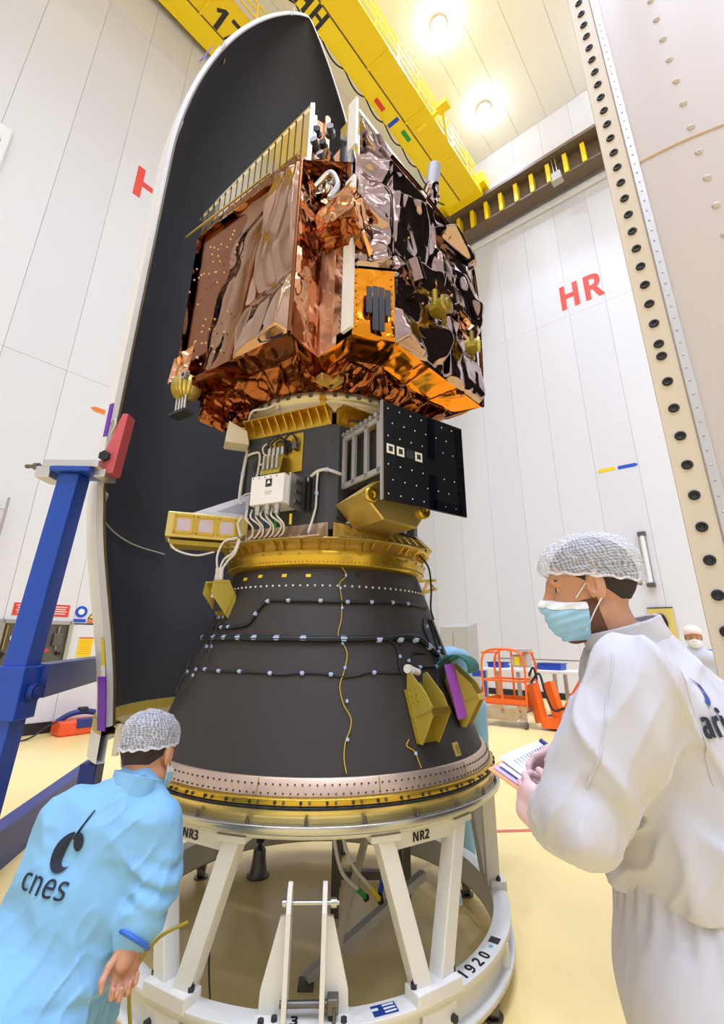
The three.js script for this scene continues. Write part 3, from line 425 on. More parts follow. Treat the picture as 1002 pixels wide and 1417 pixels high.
// brackets bolted to the cone (boxes of gold anodised plate)
function coneBracket(phi, y, scale, label, extra) {
  const b = thing('mounting_bracket', label, 'bracket', onCone(phi, y, 0.002)); b.rotation.set(-0.351, phi * Math.PI / 180, 0, 'YXZ');
  // local: x tangential, y up the cone, z out of the cone
  const side = [[0, -0.15], [0.02, -0.16], [0.145, -0.055], [0.13, 0.03], [0.06, 0.155], [0.03, 0.155], [0, 0.08]];
  for (const [x, m] of [[-0.055, mat.goldDull], [0.055, mat.goldDull]]) { const s = mesh('side_plate', G().extr(side.map(([z, yy]) => [-z, yy]), 0.005, [x, 0, 0], [0, Math.PI / 2, 0]), m, b); s.scale.setScalar(1); }
  mesh('shelf_plate', G().box(0.125, 0.006, 0.11, [0, -0.035, 0.085]), mat.goldDull, b);
  mesh('front_lip', G().box(0.125, 0.03, 0.006, [0, -0.045, 0.142]), mat.gold, b);
  mesh('base_plate', G().box(0.15, 0.24, 0.005, [0, -0.03, 0.004]), mat.goldOlive, b);
  mesh('inner_rib', G().extr([[0, -0.03], [-0.1, -0.03], [-0.05, 0.11], [0, 0.08]], 0.005, [0.0, 0, 0], [0, Math.PI / 2, 0]), mat.goldDull, b);
  const bl = G(); for (let k = 0; k < 5; k++) bl.cyl(0.005, 0.005, 0.006, [-0.068, -0.13 + k * 0.045, 0.008], [Math.PI / 2, 0, 0], 6); for (let k = 0; k < 6; k++) bl.cyl(0.004, 0.004, 0.006, [-0.06, 0.02 + (k % 3) * 0.03, 0.03 + (k / 3 | 0) * 0.035], [0, 0, Math.PI / 2], 6); mesh('bracket_bolts', bl, mat.goldOlive, b).userData.kind = 'stuff';
  b.scale.setScalar(scale); if (extra) extra(b); return b;
}
coneBracket(37, 1.19, 0.98, 'gold mounting bracket open at the front on the black cone');
coneBracket(61, 1.22, 0.98, 'gold mounting bracket with a violet side plate and green cloth cover', (b) => {
  mesh('violet_plate', G().rbox(0.085, 0.27, 0.012, 0.003, [-0.1, 0.02, 0.05], [0.12, -0.25, 0]), std('#b45ac8', 0.45), b);
  const arc = (R0, th) => { const q = []; for (let k = 0; k <= 14; k++) { const a = -0.5 + k / 14 * 3.1; q.push([-Math.cos(a) * R0, Math.sin(a) * R0 * 0.8]); } for (let k = 14; k >= 0; k--) { const a = -0.5 + k / 14 * 3.1; q.push([-Math.cos(a) * (R0 - th), Math.sin(a) * (R0 - th) * 0.8]); } return q; };
  for (const [x, w] of [[-0.055, 0.13], [0.075, 0.07]]) mesh('green_cover', G().extr(arc(0.1 - (x > 0 ? 0.012 : 0), 0.008), w, [x, 0.115, 0.075], [0, Math.PI / 2, 0], 0.002), std('#0d6a5c', 0.6), b);
});
{ // bracket at the upper left carrying the connectors
  const b = thing('connector_bracket', 'gold bracket with white connectors high on the black cone', 'bracket', onCone(-50, 1.71, 0)); b.rotation.set(0, -50 * Math.PI / 180, 0);
  const poly = [[0, -0.1], [0.03, -0.11], [0.15, 0.03], [0.14, 0.1], [0.05, 0.105], [0.0, 0.02]];
  for (const x of [-0.055, 0.055]) mesh('side_plate', G().extr(poly.map(([z, y]) => [-z, y]), 0.005, [x, 0, 0.0], [0, Math.PI / 2, 0]), mat.goldDull, b);
  mesh('back_plate', G().box(0.12, 0.14, 0.005, [0, -0.02, 0.03], [-0.35, 0, 0]), mat.goldOlive, b); mesh('top_plate', G().box(0.12, 0.005, 0.09, [0, 0.09, 0.09]), mat.goldDull, b);
  for (const x of [-0.028, 0.002, 0.032]) { const k = mesh('connector', G().cyl(0.012, 0.012, 0.05, [x, 0.115, 0.09]).cyl(0.009, 0.012, 0.04, [x, 0.155, 0.09]).cyl(0.011, 0.011, 0.06, [x, 0.04, 0.1]), mat.cableWhite, b); mesh('lower_plug', G().cyl(0.01, 0.009, 0.07, [x, -0.03, 0.08]), mat.dark, k); }
  const P = (x, y, z) => V(x, y, z);
  mesh('white_lead', G().tube([P(-0.028, 0.16, 0.09), P(-0.03, 0.25, 0.1), P(0.0, 0.33, 0.08), P(0.07, 0.35, 0.03)], 0.007, 24), mat.cableWhite, b); mesh('white_lead', G().tube([P(0.002, 0.16, 0.09), P(0.02, 0.22, 0.08), P(0.07, 0.26, 0.05), P(0.09, 0.34, 0.03)], 0.007, 24), mat.cableWhite, b); mesh('white_lead', G().tube([P(0.032, 0.16, 0.09), P(0.05, 0.21, 0.07), P(0.09, 0.25, 0.05), P(0.1, 0.33, 0.03)], 0.007, 24), mat.cableWhite, b);
}
{ // small truss lug at the upper right
  const b = thing('truss_lug', 'small gold lattice lug just under the gold head ring', 'bracket', onCone(72, 1.83, 0)); b.rotation.y = 72 * Math.PI / 180;
  mesh('lattice', G().bar([0, 0.03, 0], [0, 0.03, 0.11], 0.05, 0.012).bar([0, -0.05, 0], [0, -0.02, 0.11], 0.05, 0.012).bar([0, -0.05, 0.02], [0, 0.03, 0.06], 0.05, 0.01).bar([0, 0.03, 0.06], [0, -0.02, 0.1], 0.05, 0.01), mat.gold, b);
}

// ---------------------------------------------------------------- rings under the cone
{
  const r = thing('interface_ring', 'stacked gold and steel interface ring between cone and white trolley', 'ring');
  mesh('gold_clamp', G().lathe([[0.93, 0.896], [1.003, 0.896], [1.006, 0.89], [1.006, 0.872], [0.997, 0.868], [0.93, 0.868]], 160), mat.gold, r);
  mesh('black_seal', G().lathe([[0.93, 0.868], [1.006, 0.868], [1.008, 0.863], [1.006, 0.858], [0.93, 0.858]], 160), mat.black, r);
  mesh('gold_band', G().lathe([[0.93, 0.858], [1.0, 0.858], [1.004, 0.852], [1.004, 0.812], [0.93, 0.812]], 160), mat.goldPale, r);
  mesh('steel_ring', G().lathe([[0.9, 0.812], [1.03, 0.812], [1.035, 0.806], [1.035, 0.784], [1.02, 0.776], [0.9, 0.776]], 160), mat.steel, r);
  const bg = G().box(0.011, 0.009, 0.008).box(0.006, 0.013, 0.006, [0, 0, 0.004]).build();
  for (let k = 0; k < 72; k++) { const a = -112 + k * 3 + (k % 2) * 1.0, m = mesh('clamp_bolt', bg, k % 2 ? mat.dark : mat.steelDark, r); m.position.copy(pol(1.008, a, 0.882)); m.rotation.y = a * Math.PI / 180; }
  const nut = G().cyl(0.009, 0.009, 0.01, [0, 0, 0], [0, 0, 0], 6).cyl(0.005, 0.005, 0.018, [0, 0.008, 0], [0, 0, 0], 8).build();
  for (let k = 0; k < 16; k++) { const a = -105 + k * 13.3; mesh('ring_nut', nut, mat.steelDark, r).position.copy(pol(1.018, a, 0.819)); }
}
// ---------------------------------------------------------------- white ring trolley
{
  const t = thing('ring_trolley', 'white steel ring trolley with V legs under the cone', 'trolley');
  const W = mat.whitePaint;
  mesh('base_ring', G().lathe([[0.957, 0.225], [1.037, 0.225], [1.04, 0.222], [1.04, 0.196], [1.015, 0.192], [1.015, 0.112], [1.048, 0.108], [1.05, 0.082], [0.957, 0.082], [0.953, 0.1], [0.953, 0.22], [0.957, 0.225]], 160), W, t);
  mesh('top_ring', G().lathe([[0.93, 0.776], [1.0, 0.776], [1.0, 0.757], [0.93, 0.757], [0.93, 0.776]], 160), W, t);
  for (let k = 0; k < 6; k++) {
    const c = 32 + 60 * k;
    for (const d of [-1, 1]) {
      const a = pol(0.962, c + d * 12, 0.745), b = pol(0.985, c + d * 2.8, 0.24), out = pol(1, c + d * 7, 0);
      const leg = mesh('leg', G().bar(b, a, 0.072, 0.072, out, 0.006), W, t);
      mesh('leg_head_plate', G().box(0.13, 0.022, 0.085), W, t).position.copy(pol(0.965, c + d * 12, 0.747)); t.children.at(-1).rotation.y = (c + d * 12) * Math.PI / 180;
    }
    const g = mesh('gusset_plate', G().box(0.36, 0.06, 0.03), W, t); g.position.copy(pol(0.95, c, 0.722)); g.rotation.y = c * Math.PI / 180;
    const f = mesh('foot_block', G().rbox(0.22, 0.05, 0.088, 0.006), W, t); f.position.copy(pol(1.0, c, 0.238)); f.rotation.y = c * Math.PI / 180;
    mesh('foot_side_plate', G().box(0.16, 0.11, 0.012), W, t).position.copy(pol(1.03, c, 0.15)); t.children.at(-1).rotation.y = c * Math.PI / 180;
    for (const d of [-5.5, 5.5]) { const b = mesh('foot_bolt', G().cyl(0.014, 0.014, 0.016, [0, 0, 0], [0, 0, 0], 6).cyl(0.008, 0.008, 0.03, [0, 0.01, 0], [0, 0, 0], 8), mat.dark, t); b.position.copy(pol(1.005, c + d, 0.27)); const e = mesh('side_bolt', G().cyl(0.014, 0.014, 0.02, [0, 0, 0], [Math.PI / 2, 0, 0], 6), mat.dark, t); e.position.copy(pol(1.044, c + d * 0.6, 0.15)); e.rotation.y = (c + d * 0.6) * Math.PI / 180; }
    const foot = mesh('castor', G().cyl(0.045, 0.045, 0.035, [0, 0.045, 0], [0, 0, Math.PI / 2], 18).box(0.05, 0.05, 0.06, [0, 0.075, 0]).cyl(0.045, 0.045, 0.01, [0, 0.005, 0]), mat.steelDark, t); foot.position.copy(pol(1.0, c + 22, 0));
    const plateName = ['NR2', 'NR4', 'NR5', 'NR6', 'NR1', 'NR3'][k]; if (k === 0 || k === 5) { const s = mesh('stencil', textGeo(k === 0 ? 'NR2' : 'NR3', 0.034, 0.002), mat.black, t); s.position.copy(pol(0.967, c + (k ? -1.5 : -1), 0.722)); s.rotation.y = c * Math.PI / 180; }
    // joint plates on the ring between the feet
    const j = mesh('ring_joint_plate', G().box(0.012, 0.1, 0.09), W, t); j.position.copy(pol(1.0, c + 30, 0.15)); j.rotation.y = (c + 30) * Math.PI / 180;
  }
  // clevis at the front
  const cl = 2.4;
  const fr = (x, y, z) => { const a = cl * Math.PI / 180; return V(1.0 * Math.sin(a) + x * Math.cos(a) + z * Math.sin(a), y, 1.0 * Math.cos(a) - x * Math.sin(a) + z * Math.cos(a)); };
  const g = new THREE.Group(); g.name = 'clevis'; t.add(g); g.position.copy(fr(0, 0, 0)); g.rotation.y = cl * Math.PI / 180;
  for (const d of [-1, 1]) {
    mesh('lug_plate', G().extr([[-0.05, 0.225], [0.05, 0.225], [0.05, 0.55], [0.026, 0.61], [0.0, 0.625], [-0.026, 0.61], [-0.05, 0.55]], 0.014, [d * 0.066, 0, 0], [0, Math.PI / 2, 0], 0.002), W, g);
    mesh('lug_gusset', G().extr(d > 0 ? [[0.073, 0.225], [0.16, 0.225], [0.157, 0.3], [0.098, 0.51], [0.073, 0.515]] : [[-0.073, 0.225], [-0.16, 0.225], [-0.157, 0.3], [-0.098, 0.51], [-0.073, 0.515]], 0.014, [0, 0, -0.02], [0, 0, 0], 0.002), W, g);
    for (const z of [0.012, -0.0]) mesh('lug_bolt', G().cyl(0.012, 0.012, 0.02, [d * (0.1 + (z ? 0 : 0.045)), 0.236, 0.026 - z], [0, 0, 0], 6), mat.dark, g);
  }
  mesh('lug_rod', G().rod([-0.095, 0.56, 0], [0.12, 0.56, 0], 0.008).cyl(0.016, 0.016, 0.022, [0.1, 0.56, 0], [0, 0, Math.PI / 2], 10).cyl(0.013, 0.013, 0.012, [-0.085, 0.56, 0], [0, 0, Math.PI / 2], 10), mat.steel, g);
  mesh('lug_rod', G().rod([-0.085, 0.275, 0.01], [0.1, 0.275, 0.01], 0.011).rbox(0.04, 0.045, 0.045, 0.004, [0.105, 0.275, 0.01]).rod([0.11, 0.275, 0.03], [0.11, 0.19, 0.05], 0.006), mat.steelDark, g);
  mesh('base_plate', G().box(0.34, 0.012, 0.088, [0, 0.229, 0]), W, g);
  { const s = mesh('stencil', textGeo('3', 0.04, 0.002), mat.black, t); s.position.copy(fr(-0.03, 0.236, 0.02)); s.rotation.set(-Math.PI / 2, 0, 0); }
  // stencilled 1920 along the ring
  '1920'.split('').forEach((ch, i) => { const a = 41 + i * 3.4, m = mesh('stencil', textGeo(ch, 0.05, 0.0015, font, 5), mat.black, t); m.position.copy(pol(1.0, a, 0.2255)); m.rotation.set(-Math.PI / 2, 0, (a - 4) * Math.PI / 180); });
  const lay = (name, a, r, w, d, m, h = 0.002) => { const q = mesh(name, new THREE.BoxGeometry(w, h, d), m, t); q.position.copy(pol(r, a, 0.2255 + h / 2)); q.rotation.y = a * Math.PI / 180; return q; };
  lay('blue_plate', 19.5, 1.0, 0.095, 0.05, std('#1d3f86', 0.4)); lay('plate_text', 17.3, 0.995, 0.03, 0.012, mat.white, 0.0026); for (let k = 0; k < 3; k++) lay('plate_field', 20.6, 0.984 + k * 0.016, 0.045, 0.008, mat.white, 0.0026); 
  lay('grey_plate', 58.5, 1.0, 0.045, 0.045, mat.dark); lay('blue_sticker', 55.5, 1.0, 0.02, 0.016, std('#7fb6cc', 0.5)); lay('yellow_sticker', -24, 1.0, 0.02, 0.012, mat.yellowMark);
  // hanging box of papers and film on the right inside
  mesh('hanging_bag', G().add(foil([0.64, 0.46, 0.45], [0.72, 0.44, 0.36], [0.74, 0.3, 0.4], [0.66, 0.33, 0.5], { step: 0.008, big: 0.05, bigTilt: 0.6, small: 0.02, smallTilt: 0.5 })), phys('#b9c6d6', 0.2, 0.2), t);
}
// equipment standing inside the ring
{
  const j0 = thing('levelling_jack', 'bell shaped steel levelling jack standing clear behind the white clevis', 'jack', [-0.437, 0, -0.621], 0);
  mesh('bell', G().lathe([[0, 0], [0.075, 0], [0.075, 0.012], [0.058, 0.02], [0.045, 0.09], [0.04, 0.15], [0.028, 0.158], [0, 0.158]], 28), mat.steelDark, j0); mesh('screw', G().cyl(0.013, 0.013, 0.1, [0, 0.2, 0]), mat.dark, j0); mesh('nut', G().cyl(0.028, 0.028, 0.022, [0, 0.2, 0], [0, 0, 0], 6), mat.dark, j0); mesh('head_plate', G().cyl(0.04, 0.05, 0.02, [0, 0.25, 0]), mat.steel, j0);
  const j1 = copyOf(j0, 'bell shaped steel levelling jack beside the grey equipment stool'); j1.position.set(0.495, 0, -0.644);
  const s = thing('steel_stool', 'grey steel equipment stool standing inside the trolley ring', 'stool', [0.31, 0, -0.33]);
  mesh('top_frame', G().box(0.46, 0.045, 0.42, [0, 0.56, 0]), mat.steelDark, s); for (const [x, z] of [[-0.21, 0.18], [0.21, 0.18], [-0.21, -0.18], [0.21, -0.18]]) mesh('leg', G().box(0.045, 0.54, 0.045, [x, 0.27, z]), mat.steelDark, s); mesh('stretcher', G().box(0.42, 0.04, 0.04, [0, 0.2, 0.18]), mat.steelDark, s); mesh('yellow_valve', G().ball(0.025, [-0.1, 0.24, 0.2]).cyl(0.014, 0.014, 0.05, [-0.1, 0.24, 0.2], [0, 0, 1.57]), mat.goldDull, s);
  const d = thing('brace_bar', 'silver diagonal brace bar lying across inside the ring', 'bar', [0, 0, 0]); mesh('tube', G().bar([0.0, 0.03, 0.42], [0.6, 0.27, 0.02], 0.04, 0.04), std('#d2d2cf', 0.4, 0.2), d); mesh('end_foot', G().box(0.07, 0.02, 0.07, [0.0, 0.01, 0.42]), mat.steelDark, d);
  const e = thing('brace_bar', 'cream upright brace bar crossing the silver bar inside the ring', 'bar', [0, 0, 0]); mesh('tube', G().bar([0.1, 0.02, 0.44], [0.32, 0.62, 0.1], 0.03, 0.03), mat.cream, e); mesh('end_foot', G().box(0.06, 0.014, 0.06, [0.1, 0.007, 0.44]), mat.cream, e);
  for (const [label, pts, tipM] of [['white hose with a green end hanging inside the ring', [[0.115, 0.82, 0.7], [0.12, 0.66, 0.66], [0.16, 0.5, 0.6], [0.23, 0.4, 0.5]], mat.greenMark], ['white hose with a yellow end hanging inside the ring', [[0.14, 0.82, 0.7], [0.15, 0.7, 0.66], [0.2, 0.53, 0.58], [0.29, 0.39, 0.46]], mat.yellowMark]]) {
    const h = thing('hose', label, 'hose'); mesh('hose_tube', G().tube(pts, 0.0085, 30), mat.cableWhite, h); mesh('black_collar', G().rod(pts[0], pts[1], 0.0098), mat.black, h); const q = pts[3], p = pts[2]; mesh('coloured_end', G().rod(q, [q[0] + (q[0] - p[0]) * 0.5, q[1] + (q[1] - p[1]) * 0.5, q[2] + (q[2] - p[2]) * 0.5], 0.0115), tipM, h); mesh('black_cap', G().ball(0.016, [q[0] + (q[0] - p[0]) * 0.6, q[1] + (q[1] - p[1]) * 0.6, q[2] + (q[2] - p[2]) * 0.6]), mat.black, h);
  }
  for (const [label, a, b] of [['short hose with a blue end behind the leg stencilled NR2', [0.42, 0.6, 0.25], [0.36, 0.38, 0.32]], ['short hose with a brown end behind the leg stencilled NR2', [0.46, 0.62, 0.2], [0.42, 0.37, 0.25]]]) { const h = thing('hose', label, 'hose'); mesh('hose_tube', G().rod(a, b, 0.009), mat.cableWhite, h); mesh('coloured_end', G().rod(b, [b[0] - 0.015, b[1] - 0.06, b[2] + 0.02], 0.013), label.includes('blue') ? mat.blueMark : mat.railBrown, h); mesh('black_cap', G().ball(0.018, [b[0] - 0.02, b[1] - 0.075, b[2] + 0.025]), mat.black, h); }
  const cordA = tag(mesh('cord', G().tube([[-0.62, 0.76, 0.62], [-0.6, 0.55, 0.66], [-0.62, 0.4, 0.7]], 0.006, 20), mat.steelDark), 'grey cord hanging from the top ring beside the blue-gowned man', 'cord');
  const cordB = tag(mesh('cord', G().tube([[-0.36, 0.78, 0.86], [-0.34, 0.5, 0.84], [-0.36, 0.3, 0.8], [-0.33, 0.02, 0.75]], 0.0045, 24), mat.steelDark), 'thin grey cord hanging to the floor inside the ring', 'cord');
  const cordC = tag(mesh('cord', G().tube([[-0.40, 0.5, 1.0], [-0.5, 0.46, 1.03], [-0.56, 0.36, 1.06], [-0.52, 0.2, 1.09], [-0.5, 0.01, 1.12]], 0.006, 24), mat.goldOlive), 'olive cord looped over the V leg beside the hand', 'cord');
}

// ---------------------------------------------------------------- hexagonal hub
{
  const hub = thing('hexagonal_hub', 'black hexagonal dispenser hub with gold cleats between cone and satellite', 'dispenser', [0, 0, 0], 5 * Math.PI / 180);
  // bevelled hexagon, one corner towards the camera
  const hexPts = []; for (let k = 0; k < 6; k++) for (const d of [-3.2, 3.2]) { const a = (k * 60 + d) * Math.PI / 180; hexPts.push([0.637 * Math.sin(a), -0.637 * Math.cos(a)]); }
  mesh('core', G().extr(hexPts, 0.65, [0, 2.415, 0], [Math.PI / 2, 0, 0]), mat.hubGrey, hub);
  const faces = [];
  for (const k of [-2, -1, 0, 1]) { const f = new THREE.Group(); f.name = 'face'; f.rotation.y = (k * 60 + 30) * Math.PI / 180; hub.add(f); faces.push([k, f]); }
  const prismTop = G().box(0.62, 0.008, 0.085, [0, 2.835, 0.6]).box(0.62, 0.1, 0.008, [0, 2.785, 0.566]).build(), prismLow = G().box(0.62, 0.008, 0.1, [0, 2.036, 0.607]).box(0.62, 0.09, 0.008, [0, 2.08, 0.566]).build();
  const cleatT = G().extr([[0, 0], [0.07, 0.075], [0.07, 0.085], [0, 0.085]], 0.007).build(), cleatL = G().extr([[0, 0], [0.085, 0], [0.085, 0.008], [0, 0.085]], 0.007).build();
  for (const [k, f] of faces) {
    mesh('upper_angle', prismTop, mat.gold, f); mesh('lower_angle', prismLow, k === -1 ? mat.goldPink : mat.goldPale, f);
    for (let i = 0; i < 11; i++) { const a = mesh('cleat', cleatT, mat.gold, f); a.position.set(-0.3 + i * 0.06, 2.745, 0.57); a.rotation.y = -Math.PI / 2; const b = mesh('cleat', cleatL, k === -1 ? mat.goldPink : mat.goldPale, f); b.position.set(-0.3 + i * 0.06, 2.04, 0.57); b.rotation.y = -Math.PI / 2; }
    const rv = G(); for (const x of [-0.3, -0.275, 0.275, 0.3]) for (let i = 0; i < 16; i++) rv.ball(0.0045, [x + (i % 2) * 0.01, 2.14 + i * 0.038, 0.5635 - (Math.abs(x) > 0.29 ? 0.004 : 0)], [1, 1, 0.8], 6); mesh('edge_rivets', rv, mat.steelDark, f).userData.kind = 'stuff';
  }
  const L = faces[1][1], R = faces[2][1];
  // left face: gold connector plate, cables
  mesh('gold_plate', G().rbox(0.25, 0.26, 0.014, 0.006, [-0.005, 2.585, 0.572]), mat.gold, L); mesh('connector_shelf', G().box(0.14, 0.008, 0.06, [-0.055, 2.56, 0.61]).box(0.14, 0.13, 0.006, [-0.055, 2.5, 0.64], [-0.25, 0, 0]), mat.goldDull, L);
  for (let k = 0; k < 4; k++) mesh('plate_connector', G().cyl(0.013, 0.013, 0.06, [-0.1 + k * 0.032, 2.59, 0.61]).cyl(0.009, 0.009, 0.09, [-0.1 + k * 0.032, 2.51, 0.66]), mat.steel, L);
  mesh('plate_connector', G().rbox(0.035, 0.045, 0.03, 0.006, [0.075, 2.62, 0.595]), mat.steelDark, L);
  for (const [a, b, top] of [[-0.1, 0.0, 0.1], [-0.07, 0.01, 0.085], [-0.035, 0.03, 0.06], [0.02, 0.08, 0.1]]) mesh('black_loop', G().tube([[a, 2.6, 0.61], [a - 0.01, 2.65, 0.62], [(a + b) / 2, 2.6 + top, 0.61], [b + 0.01, 2.65, 0.6], [b, 2.59, 0.59]], 0.007, 24), mat.cable, L);
  mesh('dark_window', G().cyl(0.05, 0.05, 0.006, [-0.2, 2.54, 0.566], [Math.PI / 2, 0, 0], 24).box(0.03, 0.12, 0.006, [-0.2, 2.47, 0.566]), mat.black, L);
  const wl = (pts, r = 0.008) => mesh('white_cable', G().tube(pts, r, pts.length * 8), mat.cableWhite, L);
  wl([[-0.33, 2.72, 0.53], [-0.325, 2.6, 0.56], [-0.325, 2.4, 0.58], [-0.33, 2.2, 0.57], [-0.35, 2.08, 0.55], [-0.37, 2.0, 0.56]], 0.011); wl([[-0.33, 2.62, 0.56], [-0.26, 2.625, 0.585], [-0.2, 2.62, 0.585], [-0.195, 2.5, 0.585], [-0.205, 2.4, 0.6]]); wl([[0.16, 2.38, 0.58], [0.2, 2.41, 0.585], [0.24, 2.435, 0.585], [0.3, 2.435, 0.585], [0.36, 2.42, 0.52]], 0.01); wl([[0.24, 2.43, 0.585], [0.235, 2.36, 0.585], [0.235, 2.22, 0.585], [0.22, 2.14, 0.59], [0.215, 2.06, 0.62]], 0.007);
  wl([[-0.12, 2.68, 0.585], [-0.16, 2.65, 0.6], [-0.15, 2.6, 0.6], [-0.12, 2.58, 0.6], [-0.15, 2.54, 0.6], [-0.19, 2.53, 0.59]], 0.006);
  for (let k = 0; k < 7; k++) { const x = -0.14 + k * 0.035; wl([[x, 2.2, 0.72], [x + 0.01, 2.15, 0.74], [x + 0.04 + 0.02 * (k % 2), 2.1, 0.71], [x + 0.02, 2.06, 0.68], [x - 0.02, 2.045, 0.66]], 0.0055); }
  wl([[-0.2, 2.25, 0.7], [-0.26, 2.29, 0.66], [-0.25, 2.34, 0.62], [-0.18, 2.35, 0.6]], 0.005); wl([[-0.18, 2.18, 0.7], [-0.23, 2.14, 0.68], [-0.22, 2.07, 0.66]], 0.01);
  for (const [x, y, z] of [[-0.325, 2.5, 0.572], [-0.325, 2.3, 0.58], [0.3, 2.435, 0.585], [0.235, 2.3, 0.585]]) mesh('white_tie', G().cyl(0.013, 0.013, 0.02, [x, y, z]), mat.clip, L);
  for (const [x, y, m] of [[0.12, 2.14, mat.yellowMark], [0.02, 2.13, mat.greenMark], [-0.06, 2.12, mat.blueMark]]) mesh('coloured_sleeve', G().cyl(0.008, 0.008, 0.06, [x, y, 0.66]), m, L);
  // arc of white band on the satellite ring side
  mesh('band_cable', G().tube([[-0.3, 2.86, 0.6], [-0.24, 2.9, 0.64], [-0.14, 2.91, 0.62], [-0.07, 2.94, 0.6], [-0.06, 2.88, 0.62]], 0.008, 30), mat.cableWhite, L);
  // right face lower: blue tie mounts
  for (let k = 0; k < 4; k++) mesh('blue_tie_mount', G().box(0.018, 0.014, 0.02, [-0.22 + k * 0.14, 2.135, 0.58]), mat.clip, R); mesh('dark_lead', G().tube([[-0.3, 2.15, 0.58], [-0.1, 2.13, 0.59], [0.15, 2.12, 0.59], [0.32, 2.1, 0.58], [0.34, 2.03, 0.62]], 0.006, 30), mat.cable, R);
}
const faceAt = (phi) => phi * Math.PI / 180;
{ // white electronics unit on the left face
  const b = thing('electronics_unit', 'white electronics box with warning label mounted on the hub', 'electronics', [0, 0, 0], faceAt(-25));
  mesh('case', G().rbox(0.225, 0.17, 0.18, 0.004, [0.018, 2.298, 0.675]), std('#e9e6e4', 0.45), b); mesh('side_panel', G().box(0.012, 0.2, 0.14, [0.136, 2.3, 0.645]), mat.alu, b);
  mesh('heat_sink', G().box(0.09, 0.2, 0.006, [0.2, 2.3, 0.575]).box(0.004, 0.2, 0.05, [0.17, 2.3, 0.59]).box(0.004, 0.2, 0.05, [0.2, 2.3, 0.59]).box(0.004, 0.2, 0.05, [0.23, 2.3, 0.59]), mat.dark, b);
  mesh('warning_label', G().box(0.042, 0.046, 0.002, [0.03, 2.335, 0.7665]), mat.dark, b); mesh('warning_triangle', G().extr([[-0.013, -0.01], [0.013, -0.01], [0, 0.013]], 0.003, [0.03, 2.34, 0.7668]), mat.white, b); mesh('text_block', G().box(0.05, 0.002, 0.001, [0.03, 2.285, 0.766]).box(0.05, 0.002, 0.001, [0.03, 2.277, 0.766]).box(0.04, 0.002, 0.001, [0.03, 2.268, 0.766]), mat.greyBox, b);
  for (let k = 0; k < 3; k++) mesh('socket', G().cyl(0.02, 0.02, 0.04, [-0.05 + k * 0.065, 2.2, 0.74]).cyl(0.016, 0.016, 0.03, [-0.05 + k * 0.065, 2.17, 0.74]), mat.steel, b);
  for (const y of [2.24, 2.3, 2.36]) mesh('side_port', G().rbox(0.012, 0.022, 0.06, 0.003, [0.145, y, 0.64]), mat.steelDark, b);
  const sc = G(); for (let k = 0; k < 5; k++) sc.cyl(0.004, 0.004, 0.004, [-0.08 + k * 0.04, 2.37, 0.766], [Math.PI / 2, 0, 0], 6); mesh('case_screws', sc, mat.steelDark, b);
}
